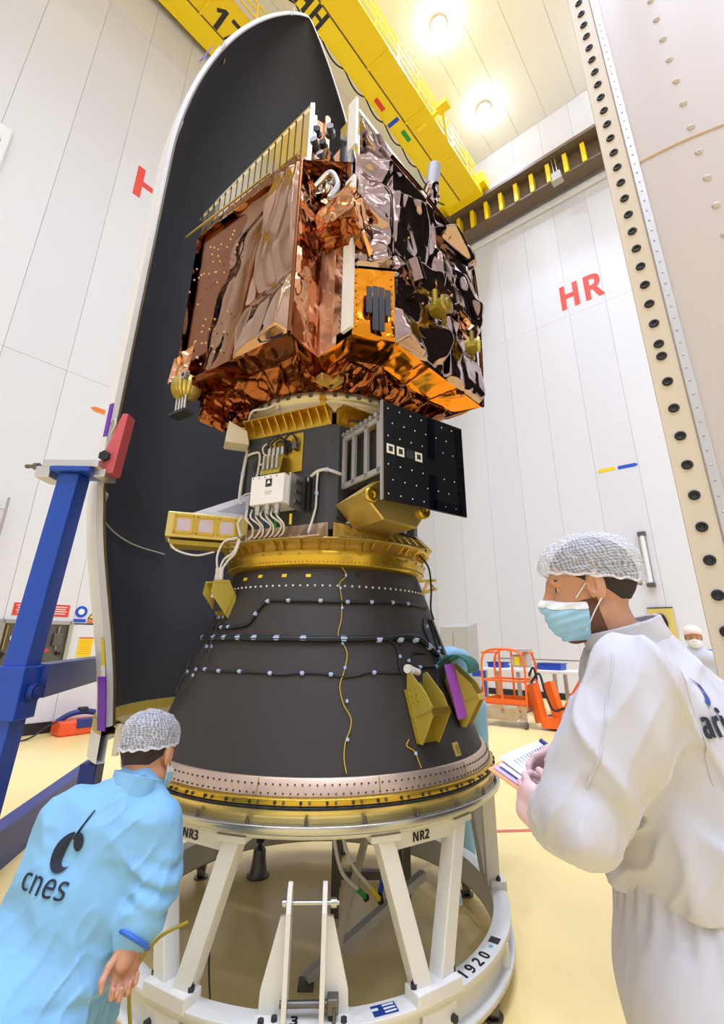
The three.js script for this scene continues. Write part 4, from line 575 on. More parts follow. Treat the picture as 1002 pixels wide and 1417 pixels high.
{ // small satellite with its black solar panel on the right face
  const b = thing('microsatellite', 'small satellite with a large black solar panel clamped to the hub', 'satellite', [0, 0, 0], faceAt(35)), z = 0.983;
  mesh('solar_panel', G().box(0.6, 0.552, 0.014, [0.018, 2.442, z]), std('#151517', 0.35), b);
  mesh('panel_edge', G().box(0.008, 0.556, 0.02, [-0.286, 2.442, z - 0.001]), mat.alu, b);
  const cell = std('#101018', 0.18), strip = std('#0b0b14', 0.12);
  mesh('cell_column', G().box(0.055, 0.25, 0.003, [0.06, 2.585, z + 0.008]), strip, b); mesh('cell_column', G().box(0.055, 0.19, 0.003, [0.06, 2.27, z + 0.008]), strip, b);
  for (let k = 0; k < 7; k++) mesh('edge_cell', G().box(0.055, 0.066, 0.003, [0.285, 2.205 + k * 0.076, z + 0.008]), cell, b); for (let k = 0; k < 3; k++) mesh('edge_cell', G().box(0.07, 0.055, 0.003, [0.09 + k * 0.075, 2.198, z + 0.008]), cell, b);
  for (const x of [-0.235, -0.167, -0.039]) { const q = mesh('white_patch', G().box(0.05, 0.052, 0.003, [x, 2.448, z + 0.008]), std('#efe9cf', 0.5), b); mesh('patch_centre', G().box(0.026, 0.028, 0.002, [x, 2.448, z + 0.0102]), mat.dark, q); } mesh('dark_patch', G().box(0.05, 0.05, 0.003, [-0.101, 2.45, z + 0.008]), mat.dark, b);
  const st = G(); for (let i = 0; i < 7; i++) for (let k = 0; k < 7; k++) { const x = -0.25 + i * 0.08 + (k % 2) * 0.03, y = 2.2 + k * 0.08; if ((x > 0.02 && x < 0.1) || (y > 2.41 && y < 2.49) || x > 0.25) continue; st.ball(0.0042, [x, y, z + 0.008], [1, 1, 0.6], 6); } mesh('panel_studs', st, mat.white, b).userData.kind = 'stuff';
  mesh('body', G().rbox(0.3, 0.3, 0.34, 0.01, [-0.1, 2.46, 0.79]), mat.dark, b);
  const fr = mesh('side_frame', G().box(0.016, 0.03, 0.36, [-0.28, 2.62, 0.79]).box(0.016, 0.03, 0.36, [-0.28, 2.33, 0.79]).box(0.016, 0.31, 0.03, [-0.28, 2.475, 0.62]).box(0.016, 0.31, 0.03, [-0.28, 2.475, 0.72]).box(0.016, 0.31, 0.03, [-0.28, 2.475, 0.84]).box(0.016, 0.31, 0.03, [-0.28, 2.475, 0.955]), std('#b9b6b6', 0.35, 0.5), b);
  mesh('front_frame', G().box(0.3, 0.02, 0.02, [-0.12, 2.635, 0.96]).box(0.3, 0.02, 0.02, [-0.12, 2.32, 0.96]), mat.alu, b);
  const cl = G(); for (let k = 0; k < 8; k++) cl.box(0.03, 0.018, 0.02, [-0.29, 2.645, 0.63 + k * 0.045]); mesh('clamp_tabs', cl, mat.alu, b);
  mesh('separation_ring', G().add(new THREE.TorusGeometry(0.12, 0.018, 10, 30), [-0.09, 2.29, 0.75], [Math.PI / 2 - 0.3, 0, 0]), mat.goldPink, b);
  const arm = mesh('gold_cradle', G().extr([[-0.3, 2.22], [-0.16, 2.32], [0.1, 2.3], [0.13, 2.2], [0.05, 2.1], [-0.18, 2.11]], 0.26, [0, 0, 0.72], [0, 0, 0], 0.01), mat.goldPale, b);
  for (const [x, y] of [[-0.27, 2.22], [0.1, 2.19]]) mesh('cradle_lug', G().add(new THREE.TorusGeometry(0.028, 0.016, 10, 24), [x, y, 0.87]), mat.gold, arm);
  mesh('cradle_strut', G().bar([-0.29, 2.22, 0.62], [-0.18, 2.34, 0.92], 0.03, 0.02).bar([-0.14, 2.25, 0.85], [-0.08, 2.36, 0.95], 0.03, 0.02), mat.goldPale, arm);
  mesh('dark_antenna', G().rod([-0.28, 2.73, 0.66], [-0.12, 2.69, 0.86], 0.008).rod([-0.25, 2.7, 0.6], [-0.1, 2.72, 0.8], 0.008).rod([-0.2, 2.66, 0.75], [-0.2, 2.74, 0.75], 0.006), mat.black, b);
}
{ // deployer arm on the far left face
  const b = thing('deployer_tray', 'gold compartment tray with a white wedge standing out from the hub', 'deployer', [0, 0, 0], 0);
  const A = V(-0.48, 2.13, 0.34), B = V(-0.93, 2.115, 0.5), dir = B.clone().sub(A).setY(0).normalize(), ang = Math.atan2(-dir.z, dir.x) + Math.PI; const g = new THREE.Group(); g.name = 'tray_assembly'; g.position.copy(A.clone().add(B).multiplyScalar(0.5)); g.rotation.y = ang; b.add(g);
  mesh('tray', G().rbox(0.46, 0.15, 0.2, 0.008), mat.goldPale, g);
  for (let k = 0; k < 3; k++) { const x = -0.135 + k * 0.12; mesh('tray_frame', G().box(0.11, 0.012, 0.012, [x, 0.05, 0.103]).box(0.11, 0.012, 0.012, [x, -0.05, 0.103]).box(0.012, 0.11, 0.012, [x - 0.05, 0, 0.103]).box(0.012, 0.11, 0.012, [x + 0.05, 0, 0.103]), mat.gold, g); mesh('tray_window', G().box(0.07, 0.07, 0.004, [x, 0, 0.101]), std('#c9b7bf', 0.4, 0.3), g); }
  mesh('under_tray', G().rbox(0.34, 0.03, 0.16, 0.004, [-0.03, -0.1, 0.0]), mat.goldOlive, g); mesh('white_wedge', G().extr([[-0.12, 0.0], [0.2, 0.0], [0.2, 0.15]], 0.06, [0.02, 0.078, 0.04], [0, 0, 0], 0.003), std('#cfd2e4', 0.4), g); mesh('wedge_recess', G().extr([[0.02, 0.025], [0.18, 0.025], [0.18, 0.105]], 0.004, [0.02, 0.078, 0.075]), std('#9ea2b8', 0.4), g);
  mesh('grey_lead', G().tube([[-0.21, -0.08, 0.06], [-0.17, -0.14, 0.08], [-0.05, -0.17, 0.08], [0.05, -0.14, 0.06]], 0.006, 24), mat.cableWhite, g); mesh('end_clamp', G().box(0.1, 0.04, 0.1, [0.16, -0.09, 0.03]), mat.goldDull, g);
  const c = thing('cover_box', 'cream wedge box sticking out beside the upper gold cleats', 'box', [-0.585, 2.74, 0.43], faceAt(-70)); mesh('shell', G().extr([[-0.07, -0.06], [0.07, -0.06], [0.05, 0.02], [-0.06, 0.07]], 0.12, [0, 0, 0], [0, Math.PI / 2, 0], 0.005), mat.cream, c); mesh('lip', G().box(0.13, 0.012, 0.14, [0, -0.065, 0]), mat.cream, c);
}
// ---------------------------------------------------------------- the satellite
{
  const foilMat = (c, r) => phys(c, r, 1, {});
  const mBrown = foilMat('#9c7150', 0.08), mTan = foilMat('#b4927a', 0.08), mMauve = foilMat('#a58d86', 0.08), mCopper = foilMat('#dba177', 0.14), mPink = phys('#e6c0aa', 0.3, 0.7), mOrange = foilMat('#e08a1e', 0.16), mDark = foilMat('#8f5630', 0.16), mSilver = std('#dcdde2', 0.16, 1), mPlate = std('#f0eee6', 0.4, 0.1);
  const s = thing('satellite', 'large earth observation satellite wrapped in copper and brown foil', 'satellite');
  const P = { L: [-1.057, 0.419], FL: [-0.182, 1.039], N: [-0.044, 0.795], S: [0.163, 1.026], SR: [0.408, 0.959], R: [1.082, 0.207], B: [-0.073, -0.737] };
  const at = (k, y) => V(P[k][0], y, P[k][1]), mix = (a, b, t, y) => V(P[a][0] + (P[b][0] - P[a][0]) * t, y, P[a][1] + (P[b][1] - P[a][1]) * t);
  const Y0 = 3.1, Y1 = 4.42, Y2 = 4.53;
  // dark core behind the foil
  const order = ['L', 'FL', 'N', 'S', 'SR', 'R', 'B'], cen = [0.05, 0.3];
  mesh('body_core', G().extr(order.map((k) => [cen[0] + (P[k][0] - cen[0]) * 0.955, -(cen[1] + (P[k][1] - cen[1]) * 0.955)]), Y1 - Y0 - 0.02, [0, (Y0 + Y1) / 2, 0], [-Math.PI / 2, 0, 0]), mDark, s);
  const sheet = (name, a, b, c, d, m, o) => mesh(name, foil(a, b, c, d, o), m, s);
  // left face: a dark sheet and a draped bright one
  sheet('foil_sheet', at('L', Y0 + 0.04), mix('L', 'FL', 0.55, Y0), mix('L', 'FL', 0.78, Y1 + 0.03), at('L', Y1 + 0.06), mBrown, { s: 11, big: 0.55, bigTilt: 0.07, small: 0.2, smallTilt: 0.02, fold: 0.012, foldF: 1.8, foldDir: [1, -0.45], step: 0.013, recede: 0.16, billow: 0.02 });
  sheet('foil_sheet', mix('L', 'FL', 0.55, Y0), at('FL', Y0), at('FL', Y1), mix('L', 'FL', 0.78, Y1 + 0.03), mTan, { s: 23, big: 0.4, bigTilt: 0.12, small: 0.16, smallTilt: 0.03, fold: 0.02, foldF: 3.4, foldDir: [1, -0.2], step: 0.01, bulge: 0.012, billow: 0.05, sharp: 5 });
  mesh('foil_seam', G().bar(mix('L', 'FL', 0.55, Y0), mix('L', 'FL', 0.77, Y1), 0.012, 0.02, V(-0.578, 0, 0.816)), mDark, s);
  mesh('corner_seam', G().tube([at('FL', Y0), at('FL', 3.4), at('FL', 3.9), at('FL', Y1)], 0.012, 20), mDark, s);
  // foil lip along the top of the left face
  sheet('foil_lip', at('L', Y1 + 0.02), at('FL', Y1 - 0.02), mix('FL', 'L', 0.02, Y1 + 0.1), V(P.L[0] + 0.0, Y1 + 0.1, P.L[1] - 0.03), mBrown, { s: 5, big: 0.2, bigTilt: 0.2, small: 0.06, smallTilt: 0.15 });
  // crumpled corner at the bottom left
  sheet('foil_tuck', V(-1.1, 3.12, 0.43), V(-0.92, 3.1, 0.56), V(-0.9, 3.36, 0.55), V(-1.08, 3.34, 0.42), mCopper, { s: 61, big: 0.12, bigTilt: 0.5, small: 0.05, smallTilt: 0.3, step: 0.01 });
  // notch: copper faces and the silver edge rail
  sheet('copper_panel', at('FL', Y0), at('N', Y0), at('N', 4.3), at('FL', Y1), mCopper, { s: 31, big: 0.14, bigTilt: 0.2, small: 0.07, smallTilt: 0.09, step: 0.009, fold: 0.012, foldF: 4, foldDir: [0.6, 0.8] });
  sheet('copper_panel', at('N', Y0), mix('N', 'S', 0.55, Y0), mix('N', 'S', 0.55, 4.1), at('N', 4.3), mPink, { s: 37, big: 0.3, bigTilt: 0.08, small: 0.1, smallTilt: 0.04, step: 0.01, fold: 0.008, foldF: 3, foldDir: [0.3, 1] });
  const nS = V(-0.746, 0, 0.666); // outward of N-S face
  const slab = (name, t0, t1, y0, y1, m, off, th = 0.012) => mesh(name, G().bar(mix('N', 'S', (t0 + t1) / 2, y0).addScaledVector(nS, off), mix('N', 'S', (t0 + t1) / 2, y1).addScaledVector(nS, off), (t1 - t0) * 0.31, th, nS), m, s);
  slab('silver_rail', 0.54, 0.78, Y0 + 0.04, 4.86, mSilver, 0.012, 0.02); slab('white_edge', 0.79, 1.06, Y0 + 0.03, 4.28, mPlate, 0.016, 0.02); slab('white_edge', 0.82, 1.08, 4.55, 5.0, mPlate, 0.016, 0.02); slab('silver_web', 0.8, 0.95, 4.28, 4.55, mSilver, 0.012, 0.016);
  const rv = G(); for (let k = 0; k < 60; k++) rv.ball(0.0055, mix('N', 'S', 0.72 + (k % 2) * 0.04, Y0 + 0.08 + k * 0.022).addScaledVector(nS, 0.024), [1, 1, 1], 6); mesh('rail_rivets', rv, mat.steelDark, s).userData.kind = 'stuff';
  slab('mirror_plate', 0.08, 0.6, 4.12, 4.78, mSilver, -0.03, 0.008);
  // orange lower box with its solar cell patch
  sheet('orange_panel', at('S', Y0), at('SR', Y0), at('SR', 3.6), at('S', 3.56), mOrange, { s: 41, big: 0.2, bigTilt: 0.07, small: 0.08, smallTilt: 0.05, step: 0.01 });
  const nF = V(0.264, 0, 0.965), cellsAt = (x, y, w, h, m, name, o) => { const q = mesh(name, new THREE.BoxGeometry(w, h, 0.008), m, s); q.position.set(x, y, 1.026 - (x - 0.163) * 0.273).addScaledVector(nF, o); q.rotation.y = Math.atan2(nF.x, nF.z); return q; };
  for (let k = 0; k < 4; k++) cellsAt(0.25 + k * 0.036, 3.31 - (k === 1 || k === 2 ? 0.03 : -0.02), 0.033, k === 1 || k === 2 ? 0.3 : 0.18, std('#26282b', 0.3), 'solar_cell', 0.03);
  sheet('foil_sheet', at('S', 3.58), at('SR', 3.62), at('SR', Y2), at('S', 4.5), mMauve, { s: 47, big: 0.26, bigTilt: 0.24, small: 0.1, smallTilt: 0.07, step: 0.009, fold: 0.02, foldF: 3.5, foldDir: [0.9, 0.5] });
  sheet('foil_fold', V(0.15, 3.6, 1.05), V(0.43, 3.64, 0.99), V(0.42, 3.69, 0.98), V(0.16, 3.68, 1.04), mMauve, { s: 48, big: 0.09, bigTilt: 0.3, small: 0.03, smallTilt: 0.25, step: 0.008 });
  // right face: four loose crumpled sheets
  const RF = (t, y, o = 0) => mix('SR', 'R', t, y).add(V(0.745 * o, 0, 0.667 * o));
  sheet('foil_sheet', RF(0, 3.62), RF(0.5, 3.6), RF(0.5, Y2), RF(0, Y2), mMauve, { s: 53, big: 0.34, bigTilt: 0.34, small: 0.14, smallTilt: 0.05, step: 0.009, sharp: 18, bulge: 0.02 });
  sheet('foil_sheet', RF(0.5, 3.6), RF(1, 3.58), RF(1, Y2), RF(0.5, Y2), mMauve, { s: 59, big: 0.32, bigTilt: 0.34, small: 0.14, smallTilt: 0.06, step: 0.009, sharp: 18, bulge: 0.02 });
  sheet('foil_sheet', RF(0, Y0), RF(0.5, Y0), RF(0.5, 3.6), RF(0, 3.62), mMauve, { s: 67, big: 0.26, bigTilt: 0.26, small: 0.12, smallTilt: 0.06, fold: 0.035, foldF: 3.6, foldDir: [1, -0.3], step: 0.009, bulge: 0.02 });
  sheet('foil_sheet', RF(0.5, Y0), RF(1, Y0), RF(1, 3.58), RF(0.5, 3.6), mMauve, { s: 71, big: 0.3, bigTilt: 0.16, small: 0.12, smallTilt: 0.05, fold: 0.03, foldF: 3, foldDir: [1, 0.5], step: 0.009, bulge: 0.02 });
  mesh('corner_seam', G().tube([RF(1, Y0, 0.01), RF(1.02, 3.5, 0.02), RF(1.02, 4.1, 0.03), RF(1, Y2, 0.01)], 0.014, 24), mDark, s);
  mesh('top_seam', G().tube([RF(-0.02, Y2 + 0.01, 0.01), RF(0.3, Y2 + 0.03, 0.01), RF(0.7, Y2, 0.01), RF(1, Y2, 0.01)], 0.014, 24), mDark, s);
  // faces turned away
  sheet('foil_sheet', at('R', Y0), at('B', Y0), at('B', Y1), at('R', Y2), mMauve, { s: 73, step: 0.03 }); sheet('foil_sheet', at('B', Y0), at('L', Y0), at('L', Y1), at('B', Y1), mBrown, { s: 79, step: 0.03 });
  sheet('top_foil', at('L', Y1), at('FL', Y1), at('R', Y2), at('B', Y1), mDark, { s: 83, step: 0.03 }); sheet('top_foil', at('FL', Y1), at('S', Y1), at('SR', Y2), at('R', Y2), mDark, { s: 84, step: 0.03, edge: 0.01 });
  // underside: gold border strips, then dark copper foil down to the separation ring
  const inn = (k, d, y) => { const p = at(k, y), l = Math.hypot(p.x, p.z); return V(p.x * (1 - d / l), y, p.z * (1 - d / l)); };
  const ringP = (v) => { const l = Math.hypot(v.x, v.z); return V(v.x / l * 0.625, 2.968, v.z / l * 0.625); };
  const und = [['L', 'FL', mDark, 0.16], ['FL', 'N', mDark, 0.1], ['N', 'S', mOrange, 0.12], ['S', 'SR', mOrange, 0.2], ['SR', 'R', mOrange, 0.2], ['R', 'B', mDark, 0.16], ['B', 'L', mDark, 0.12]];
  for (const [a, b, m, d] of und) {
    const n = a === 'SR' || a === 'L' ? 3 : 1;
    for (let i = 0; i < n; i++) {
      const p = mix(a, b, i / n, Y0), q = mix(a, b, (i + 1) / n, Y0), sh = (v, k) => { const l = Math.hypot(v.x, v.z), dd = Math.min(k, l - 0.64); return V(v.x * (1 - dd / l), Y0 - 0.035, v.z * (1 - dd / l)); }, p2 = sh(p, d), q2 = sh(q, d);
      sheet('underside_border', q, p, p2, q2, m, { s: 90 + i * 3, big: 0.25, bigTilt: 0.06, small: 0.09, smallTilt: 0.04, step: 0.012, edge: 0.02 });
      sheet('underside_foil', q2, p2, ringP(p2), ringP(q2), mDark, { s: 120 + i * 7 + a.charCodeAt(0), big: 0.16, bigTilt: 0.4, small: 0.06, smallTilt: 0.25, step: 0.012, edge: 0.02, bulge: 0.01 });
      if (i) mesh('border_seam', G().bar(p, p2, 0.006, 0.01), mDark, s);
    }
  }
  // studs that pin the foil
  const st = G(); for (let k = 0; k < 46; k++) st.ball(0.0075, mix('L', 'FL', rr(0.04, 0.5), rr(3.15, 4.2)).add(V(-0.578 * 0.02, 0, 0.816 * 0.02)), [1, 1, 1], 6); for (let k = 0; k < 26; k++) st.ball(0.007, RF(rr(0.02, 0.95), rr(3.2, 4.4), 0.035), [1, 1, 1], 6); for (let k = 0; k < 18; k++) st.ball(0.0065, mix('S', 'SR', k % 2 ? 0.08 + rr(0, 0.05) : 0.93, 3.13 + k * 0.026).addScaledVector(nF, 0.012), [1, 1, 1], 6); for (let k = 0; k < 14; k++) st.ball(0.006, mix('N', 'S', rr(0.05, 0.5), rr(3.2, 4.0)).addScaledVector(nS, 0.012), [1, 1, 1], 6);
  mesh('foil_studs', st, mat.goldPale, s).userData.kind = 'stuff';
  // striped radiator standing above the left face
  const dL = V(-0.816, 0, -0.578), nL = V(-0.578, 0, 0.816), base = at('FL', 0).addScaledVector(nL, -0.1), rad = mesh('radiator_back', G().extr([[0.03, 4.38], [1.22, 4.38], [1.22, 4.79], [0.03, 5.06]], 0.012, [base.x, 0, base.z], [0, Math.atan2(0.578, -0.816), 0]), mat.dark, s);
  const sm = std('#efe9d6', 0.16, 0.9);
  for (let k = 0; k < 17; k++) { const hh = 0.67 - 0.0165 * k, q = mesh('radiator_strip', new THREE.BoxGeometry(0.054, hh, 0.01), sm, rad); q.position.copy(base).addScaledVector(dL, 0.07 + k * 0.068).addScaledVector(nL, 0.012).setY(4.39 + hh / 2); q.rotation.y = Math.atan2(nL.x, nL.z); }
  mesh('radiator_frame', G().bar(base.clone().addScaledVector(dL, 0.02).addScaledVector(nL, 0.01).setY(5.07), base.clone().addScaledVector(dL, 1.24).addScaledVector(nL, 0.01).setY(4.795), 0.03, 0.02).bar(base.clone().addScaledVector(dL, 0.02).addScaledVector(nL, 0.015).setY(4.4), base.clone().addScaledVector(dL, 0.02).addScaledVector(nL, 0.015).setY(5.08), 0.03, 0.02), mSilver, rad);
  mesh('edge_trim', G().bar(base.clone().addScaledVector(dL, 0.3).addScaledVector(nL, 0.1).setY(4.53), base.clone().addScaledVector(dL, 1.25).addScaledVector(nL, 0.1).setY(4.53), 0.012, 0.012), mat.goldPale, s);
  // copper boom box in front of the notch
  const c1 = V(-0.085, 4.05, 0.945), c2 = V(0.145, 4.05, 1.19), c3 = V(0.165, 3.83, 1.205), c4 = V(-0.07, 3.9, 0.955), c5 = V(0.25, 3.95, 1.02), c6 = V(0.26, 3.62, 1.035), c7 = V(-0.03, 4.08, 0.83);
  const fo = { big: 0.1, bigTilt: 0.22, small: 0.04, smallTilt: 0.1, step: 0.007, edge: 0.012 };
  sheet('copper_cover', c4, c3, c2, c1, mCopper, { ...fo, s: 201 }); sheet('copper_cover', c3, c6, c5, c2, mCopper, { ...fo, s: 203, bigTilt: 0.4 }); sheet('copper_cover', c1, c2, c5, c7, mCopper, { ...fo, s: 205 }); sheet('copper_cover', c7.clone().setY(3.86), c6, c3, c4, mDark, { ...fo, s: 207, bigTilt: 0.6, smallTilt: 0.4 });
  // jumble of foil, connectors and mirrors in the notch head
  for (let k = 0; k < 16; k++) { const p = V(rr(-0.17, 0.03), rr(4.22, 4.6), rr(0.8, 0.98)), w = rr(0.05, 0.1), a = rr(-0.8, 0.8); sheet('copper_tuft', p.clone().add(V(-w, -w * rr(0.5, 1), a * 0.06)), p.clone().add(V(w, -w * rr(0.4, 1), -a * 0.06)), p.clone().add(V(w * rr(0.5, 1), w, 0.02)), p.clone().add(V(-w * rr(0.6, 1), w, -0.03)), [mCopper, mDark, mSilver, mBrown][k % 4], { s: 300 + k * 5, big: 0.06, bigTilt: 0.7, small: 0.025, smallTilt: 0.4, step: 0.007, edge: 0.006 }); }
  for (let k = 0; k < 7; k++) { const p = V(-0.12 + (k % 3) * 0.05, 4.5 + k * 0.065, 0.87 + (k % 2) * 0.06); mesh('round_connector', G().cyl(0.036, 0.036, 0.03, p, [1.2, 0.3 * k, 0.4], 18).cyl(0.02, 0.026, 0.05, p.clone().add(V(0, 0, 0.03)), [1.2, 0.3 * k, 0.4], 14), k % 2 ? mat.steelDark : mat.dark, s); }
  mesh('copper_pillar', G().box(0.07, 0.62, 0.07, [-0.11, 4.72, 0.84], [0, 0.5, 0]), mCopper, s); mesh('copper_rod', G().rod([-0.055, 4.6, 0.86], [-0.052, 5.08, 0.862], 0.022).cyl(0.03, 0.03, 0.05, [-0.055, 4.72, 0.862]), mCopper, s); mesh('silver_bracket', G().box(0.05, 0.3, 0.05, [-0.15, 4.86, 0.9], [0.1, 0.4, 0]), mSilver, s);
  mesh('cable_knot', G().tube([[-0.1, 4.3, 0.95], [0.0, 4.36, 1.0], [0.05, 4.25, 1.0], [0.0, 4.16, 0.98], [0.06, 4.12, 1.02]], 0.02, 30), mSilver, s);
  // foil wedge and white spine above the right face
  sheet('foil_wedge', V(0.19, 4.5, 0.86), V(0.62, 4.52, 0.74), V(0.4, 4.86, 0.78), V(0.18, 5.2, 0.83), mMauve, { s: 401, big: 0.2, bigTilt: 0.3, small: 0.08, smallTilt: 0.1, step: 0.01 });
  mesh('white_spine', G().bar([0.17, 5.2, 0.84], [0.66, 4.5, 0.71], 0.03, 0.02), mPlate, s); mesh('wedge_back', G().extr([[0.17, 4.4], [0.64, 4.4], [0.62, 4.5], [0.17, 5.17]], 0.02, [0, 0, 0.72], [0, 0.2, 0]), mPlate, s);
  // star tracker baffle
  const tr = mesh('tracker_sleeve', G().add((() => { const g = new THREE.CylinderGeometry(0.062, 0.085, 0.62, 26, 22, true); const p = g.attributes.position; for (let i = 0; i < p.count; i++) { const x = p.getX(i), y = p.getY(i), z = p.getZ(i), a = Math.atan2(x, z), f = 1 + 0.16 * softCells(a * 0.08 + 1, y, 0.07, 1.2, 77, 14) / 0.05; p.setXYZ(i, x * f, y, z * f); } g.computeVertexNormals(); return g; })(), [0.765, 4.93, 0.21], [0.02, 0, -0.13]), mMauve, s);
  mesh('tracker_tube', G().rod([0.802, 5.2, 0.218], [0.838, 5.47, 0.226], 0.058, 24), std('#c3c2c6', 0.45), s);
  // thrusters on the right face
  const thr = (t, y, o, m) => { const p = RF(t, y, o), q = new THREE.Group(); q.name = 'thruster'; q.position.copy(p); q.rotation.y = Math.atan2(0.745, 0.667); s.add(q);
    mesh('hex_plate', G().cyl(0.068, 0.068, 0.016, [0, 0, 0.06], [Math.PI / 2, 0, 0], 6), mat.goldPale, q); mesh('nozzle_ring', G().add(new THREE.TorusGeometry(0.026, 0.008, 10, 24), [0, 0, 0.072]).add(new THREE.TorusGeometry(0.012, 0.005, 8, 20), [0, 0, 0.075]), mat.goldOlive, q); mesh('valve_body', G().cyl(0.05, 0.055, 0.1, [0, 0, 0], [Math.PI / 2, 0, 0], 18).box(0.11, 0.05, 0.06, [-0.02, -0.03, 0]).cyl(0.018, 0.018, 0.12, [-0.06, 0.03, 0.01]).cyl(0.014, 0.014, 0.1, [0.05, -0.05, 0.0]), mat.goldOlive, q); return q; };
  thr(0.34, 3.5, 0.09); const t2 = thr(0.72, 3.42, 0.1); t2.scale.setScalar(0.85); t2.rotation.y += 0.45;
  sheet('copper_hood', RF(0.3, 3.62, 0.03), RF(0.5, 3.6, 0.05), RF(0.52, 3.72, 0.1), RF(0.34, 3.74, 0.08), mCopper, { s: 501, ...fo }); sheet('copper_hood', RF(0.6, 3.52, 0.06), RF(0.82, 3.52, 0.08), RF(0.84, 3.68, 0.05), RF(0.62, 3.72, 0.1), mCopper, { ...fo, s: 503, bigTilt: 0.5 }); mesh('white_bobbin', G().cyl(0.05, 0.05, 0.14, RF(0.14, 3.66, 0.06), [0.3, 0, 0.3], 18), mMauve, s);
  // mechanism at the lower left corner
  const me = new THREE.Group(); me.name = 'antenna_mechanism'; me.position.set(-0.93, 3.06, 0.5); me.rotation.y = -0.6; s.add(me);
  mesh('drum', G().lathe([[0, -0.09], [0.05, -0.09], [0.085, -0.05], [0.095, 0.0], [0.085, 0.05], [0.05, 0.07], [0, 0.07]], 16), mat.goldPale, me); for (let k = 0; k < 10; k++) mesh('drum_rib', G().add(new THREE.TorusGeometry(0.092, 0.006, 6, 20, Math.PI), [0, -0.01, 0], [0, k * Math.PI / 10, Math.PI / 2]), mat.goldOlive, me);
  mesh('pivot', G().cyl(0.03, 0.03, 0.03, [0.07, 0.03, 0.07], [Math.PI / 2, 0.6, 0], 18), mat.steel, me); mesh('end_stub', G().cyl(0.02, 0.02, 0.07, [-0.1, 0.07, 0.02], [0, 0, Math.PI / 2], 14), mat.steel, me); mesh('pivot_eye', G().cyl(0.014, 0.014, 0.034, [0.07, 0.03, 0.07], [Math.PI / 2, 0.6, 0], 14), mat.dark, me);
  for (let k = 0; k < 4; k++) mesh('glass_rod', G().rod([-0.04 + k * 0.03, -0.08, 0.03], [-0.035 + k * 0.03, -0.2, 0.03], 0.008), mat.alu, me); mesh('rod_plate', G().box(0.16, 0.02, 0.08, [0.01, -0.21, 0.02]), mat.dark, me);
  mesh('support_arm', G().bar([0.06, 0.0, 0.0], [0.32, 0.06, -0.06], 0.07, 0.05), mDark, me); 
  for (let k = 0; k < 4; k++) { const x = -0.86 + k * 0.13; sheet('hanging_foil', V(x, 2.86 - k * 0.03, 0.42 - k * 0.06), V(x + 0.16, 2.8 - k * 0.02, 0.36 - k * 0.05), V(x + 0.18, 3.02, 0.34 - k * 0.03), V(x + 0.0, 3.05, 0.42 - k * 0.05), mDark, { s: 600 + k * 9, big: 0.1, bigTilt: 0.6, small: 0.04, smallTilt: 0.4, step: 0.01 }); }
  // gold bracket on the underside
  const ub = mesh('underside_bracket', G().rbox(0.1, 0.05, 0.06, 0.004).box(0.04, 0.05, 0.1, [0.05, 0, 0.04]), mat.goldPale, s); ub.position.set(0.0, 2.99, 0.72); ub.rotation.y = 0.7;
  // separation ring
  mesh('separation_ring', G().lathe([[0.58, 2.842], [0.6, 2.842], [0.605, 2.86], [0.6, 2.9], [0.603, 2.925], [0.625, 2.93], [0.625, 2.968], [0.58, 2.968]], 120), std('#cfc3a2', 0.4, 0.5), s);
  const tabs = G(); for (let k = 0; k < 30; k++) { const a = -100 + k * 7; tabs.add(new THREE.BoxGeometry(0.024, 0.034, 0.008), pol(0.629, a, 2.948), new THREE.Quaternion().setFromEuler(new THREE.Euler(0, a * Math.PI / 180, 0))); } mesh('ring_tabs', tabs, mat.steelDark, s).userData.kind = 'stuff';
  mesh('ring_clamp', G().box(0.03, 0.1, 0.02).box(0.04, 0.03, 0.03, [0, 0.03, 0.01]), mat.gold, s).position.copy(pol(0.61, -2, 2.9)); 
}
// ---------------------------------------------------------------- people: signed distance bodies meshed by surface nets
const cap = (a, b, ra, rb = ra) => { // tapered capsule
  const [ax, ay, az] = a, dx = b[0] - ax, dy = b[1] - ay, dz = b[2] - az, L2 = dx * dx + dy * dy + dz * dz || 1e-9;
  return (x, y, z) => { const px = x - ax, py = y - ay, pz = z - az; let t = (px * dx + py * dy + pz * dz) / L2; t = t < 0 ? 0 : t > 1 ? 1 : t; const qx = px - dx * t, qy = py - dy * t, qz = pz - dz * t; return Math.sqrt(qx * qx + qy * qy + qz * qz) - (ra + (rb - ra) * t); };
};
const ell = (c, r) => (x, y, z) => { const a = (x - c[0]) / r[0], b = (y - c[1]) / r[1], d = (z - c[2]) / r[2], k = Math.sqrt(a * a + b * b + d * d), m = Math.sqrt(a * a / (r[0] * r[0]) + b * b / (r[1] * r[1]) + d * d / (r[2] * r[2])) || 1e-6; return k * (k - 1) / m; };
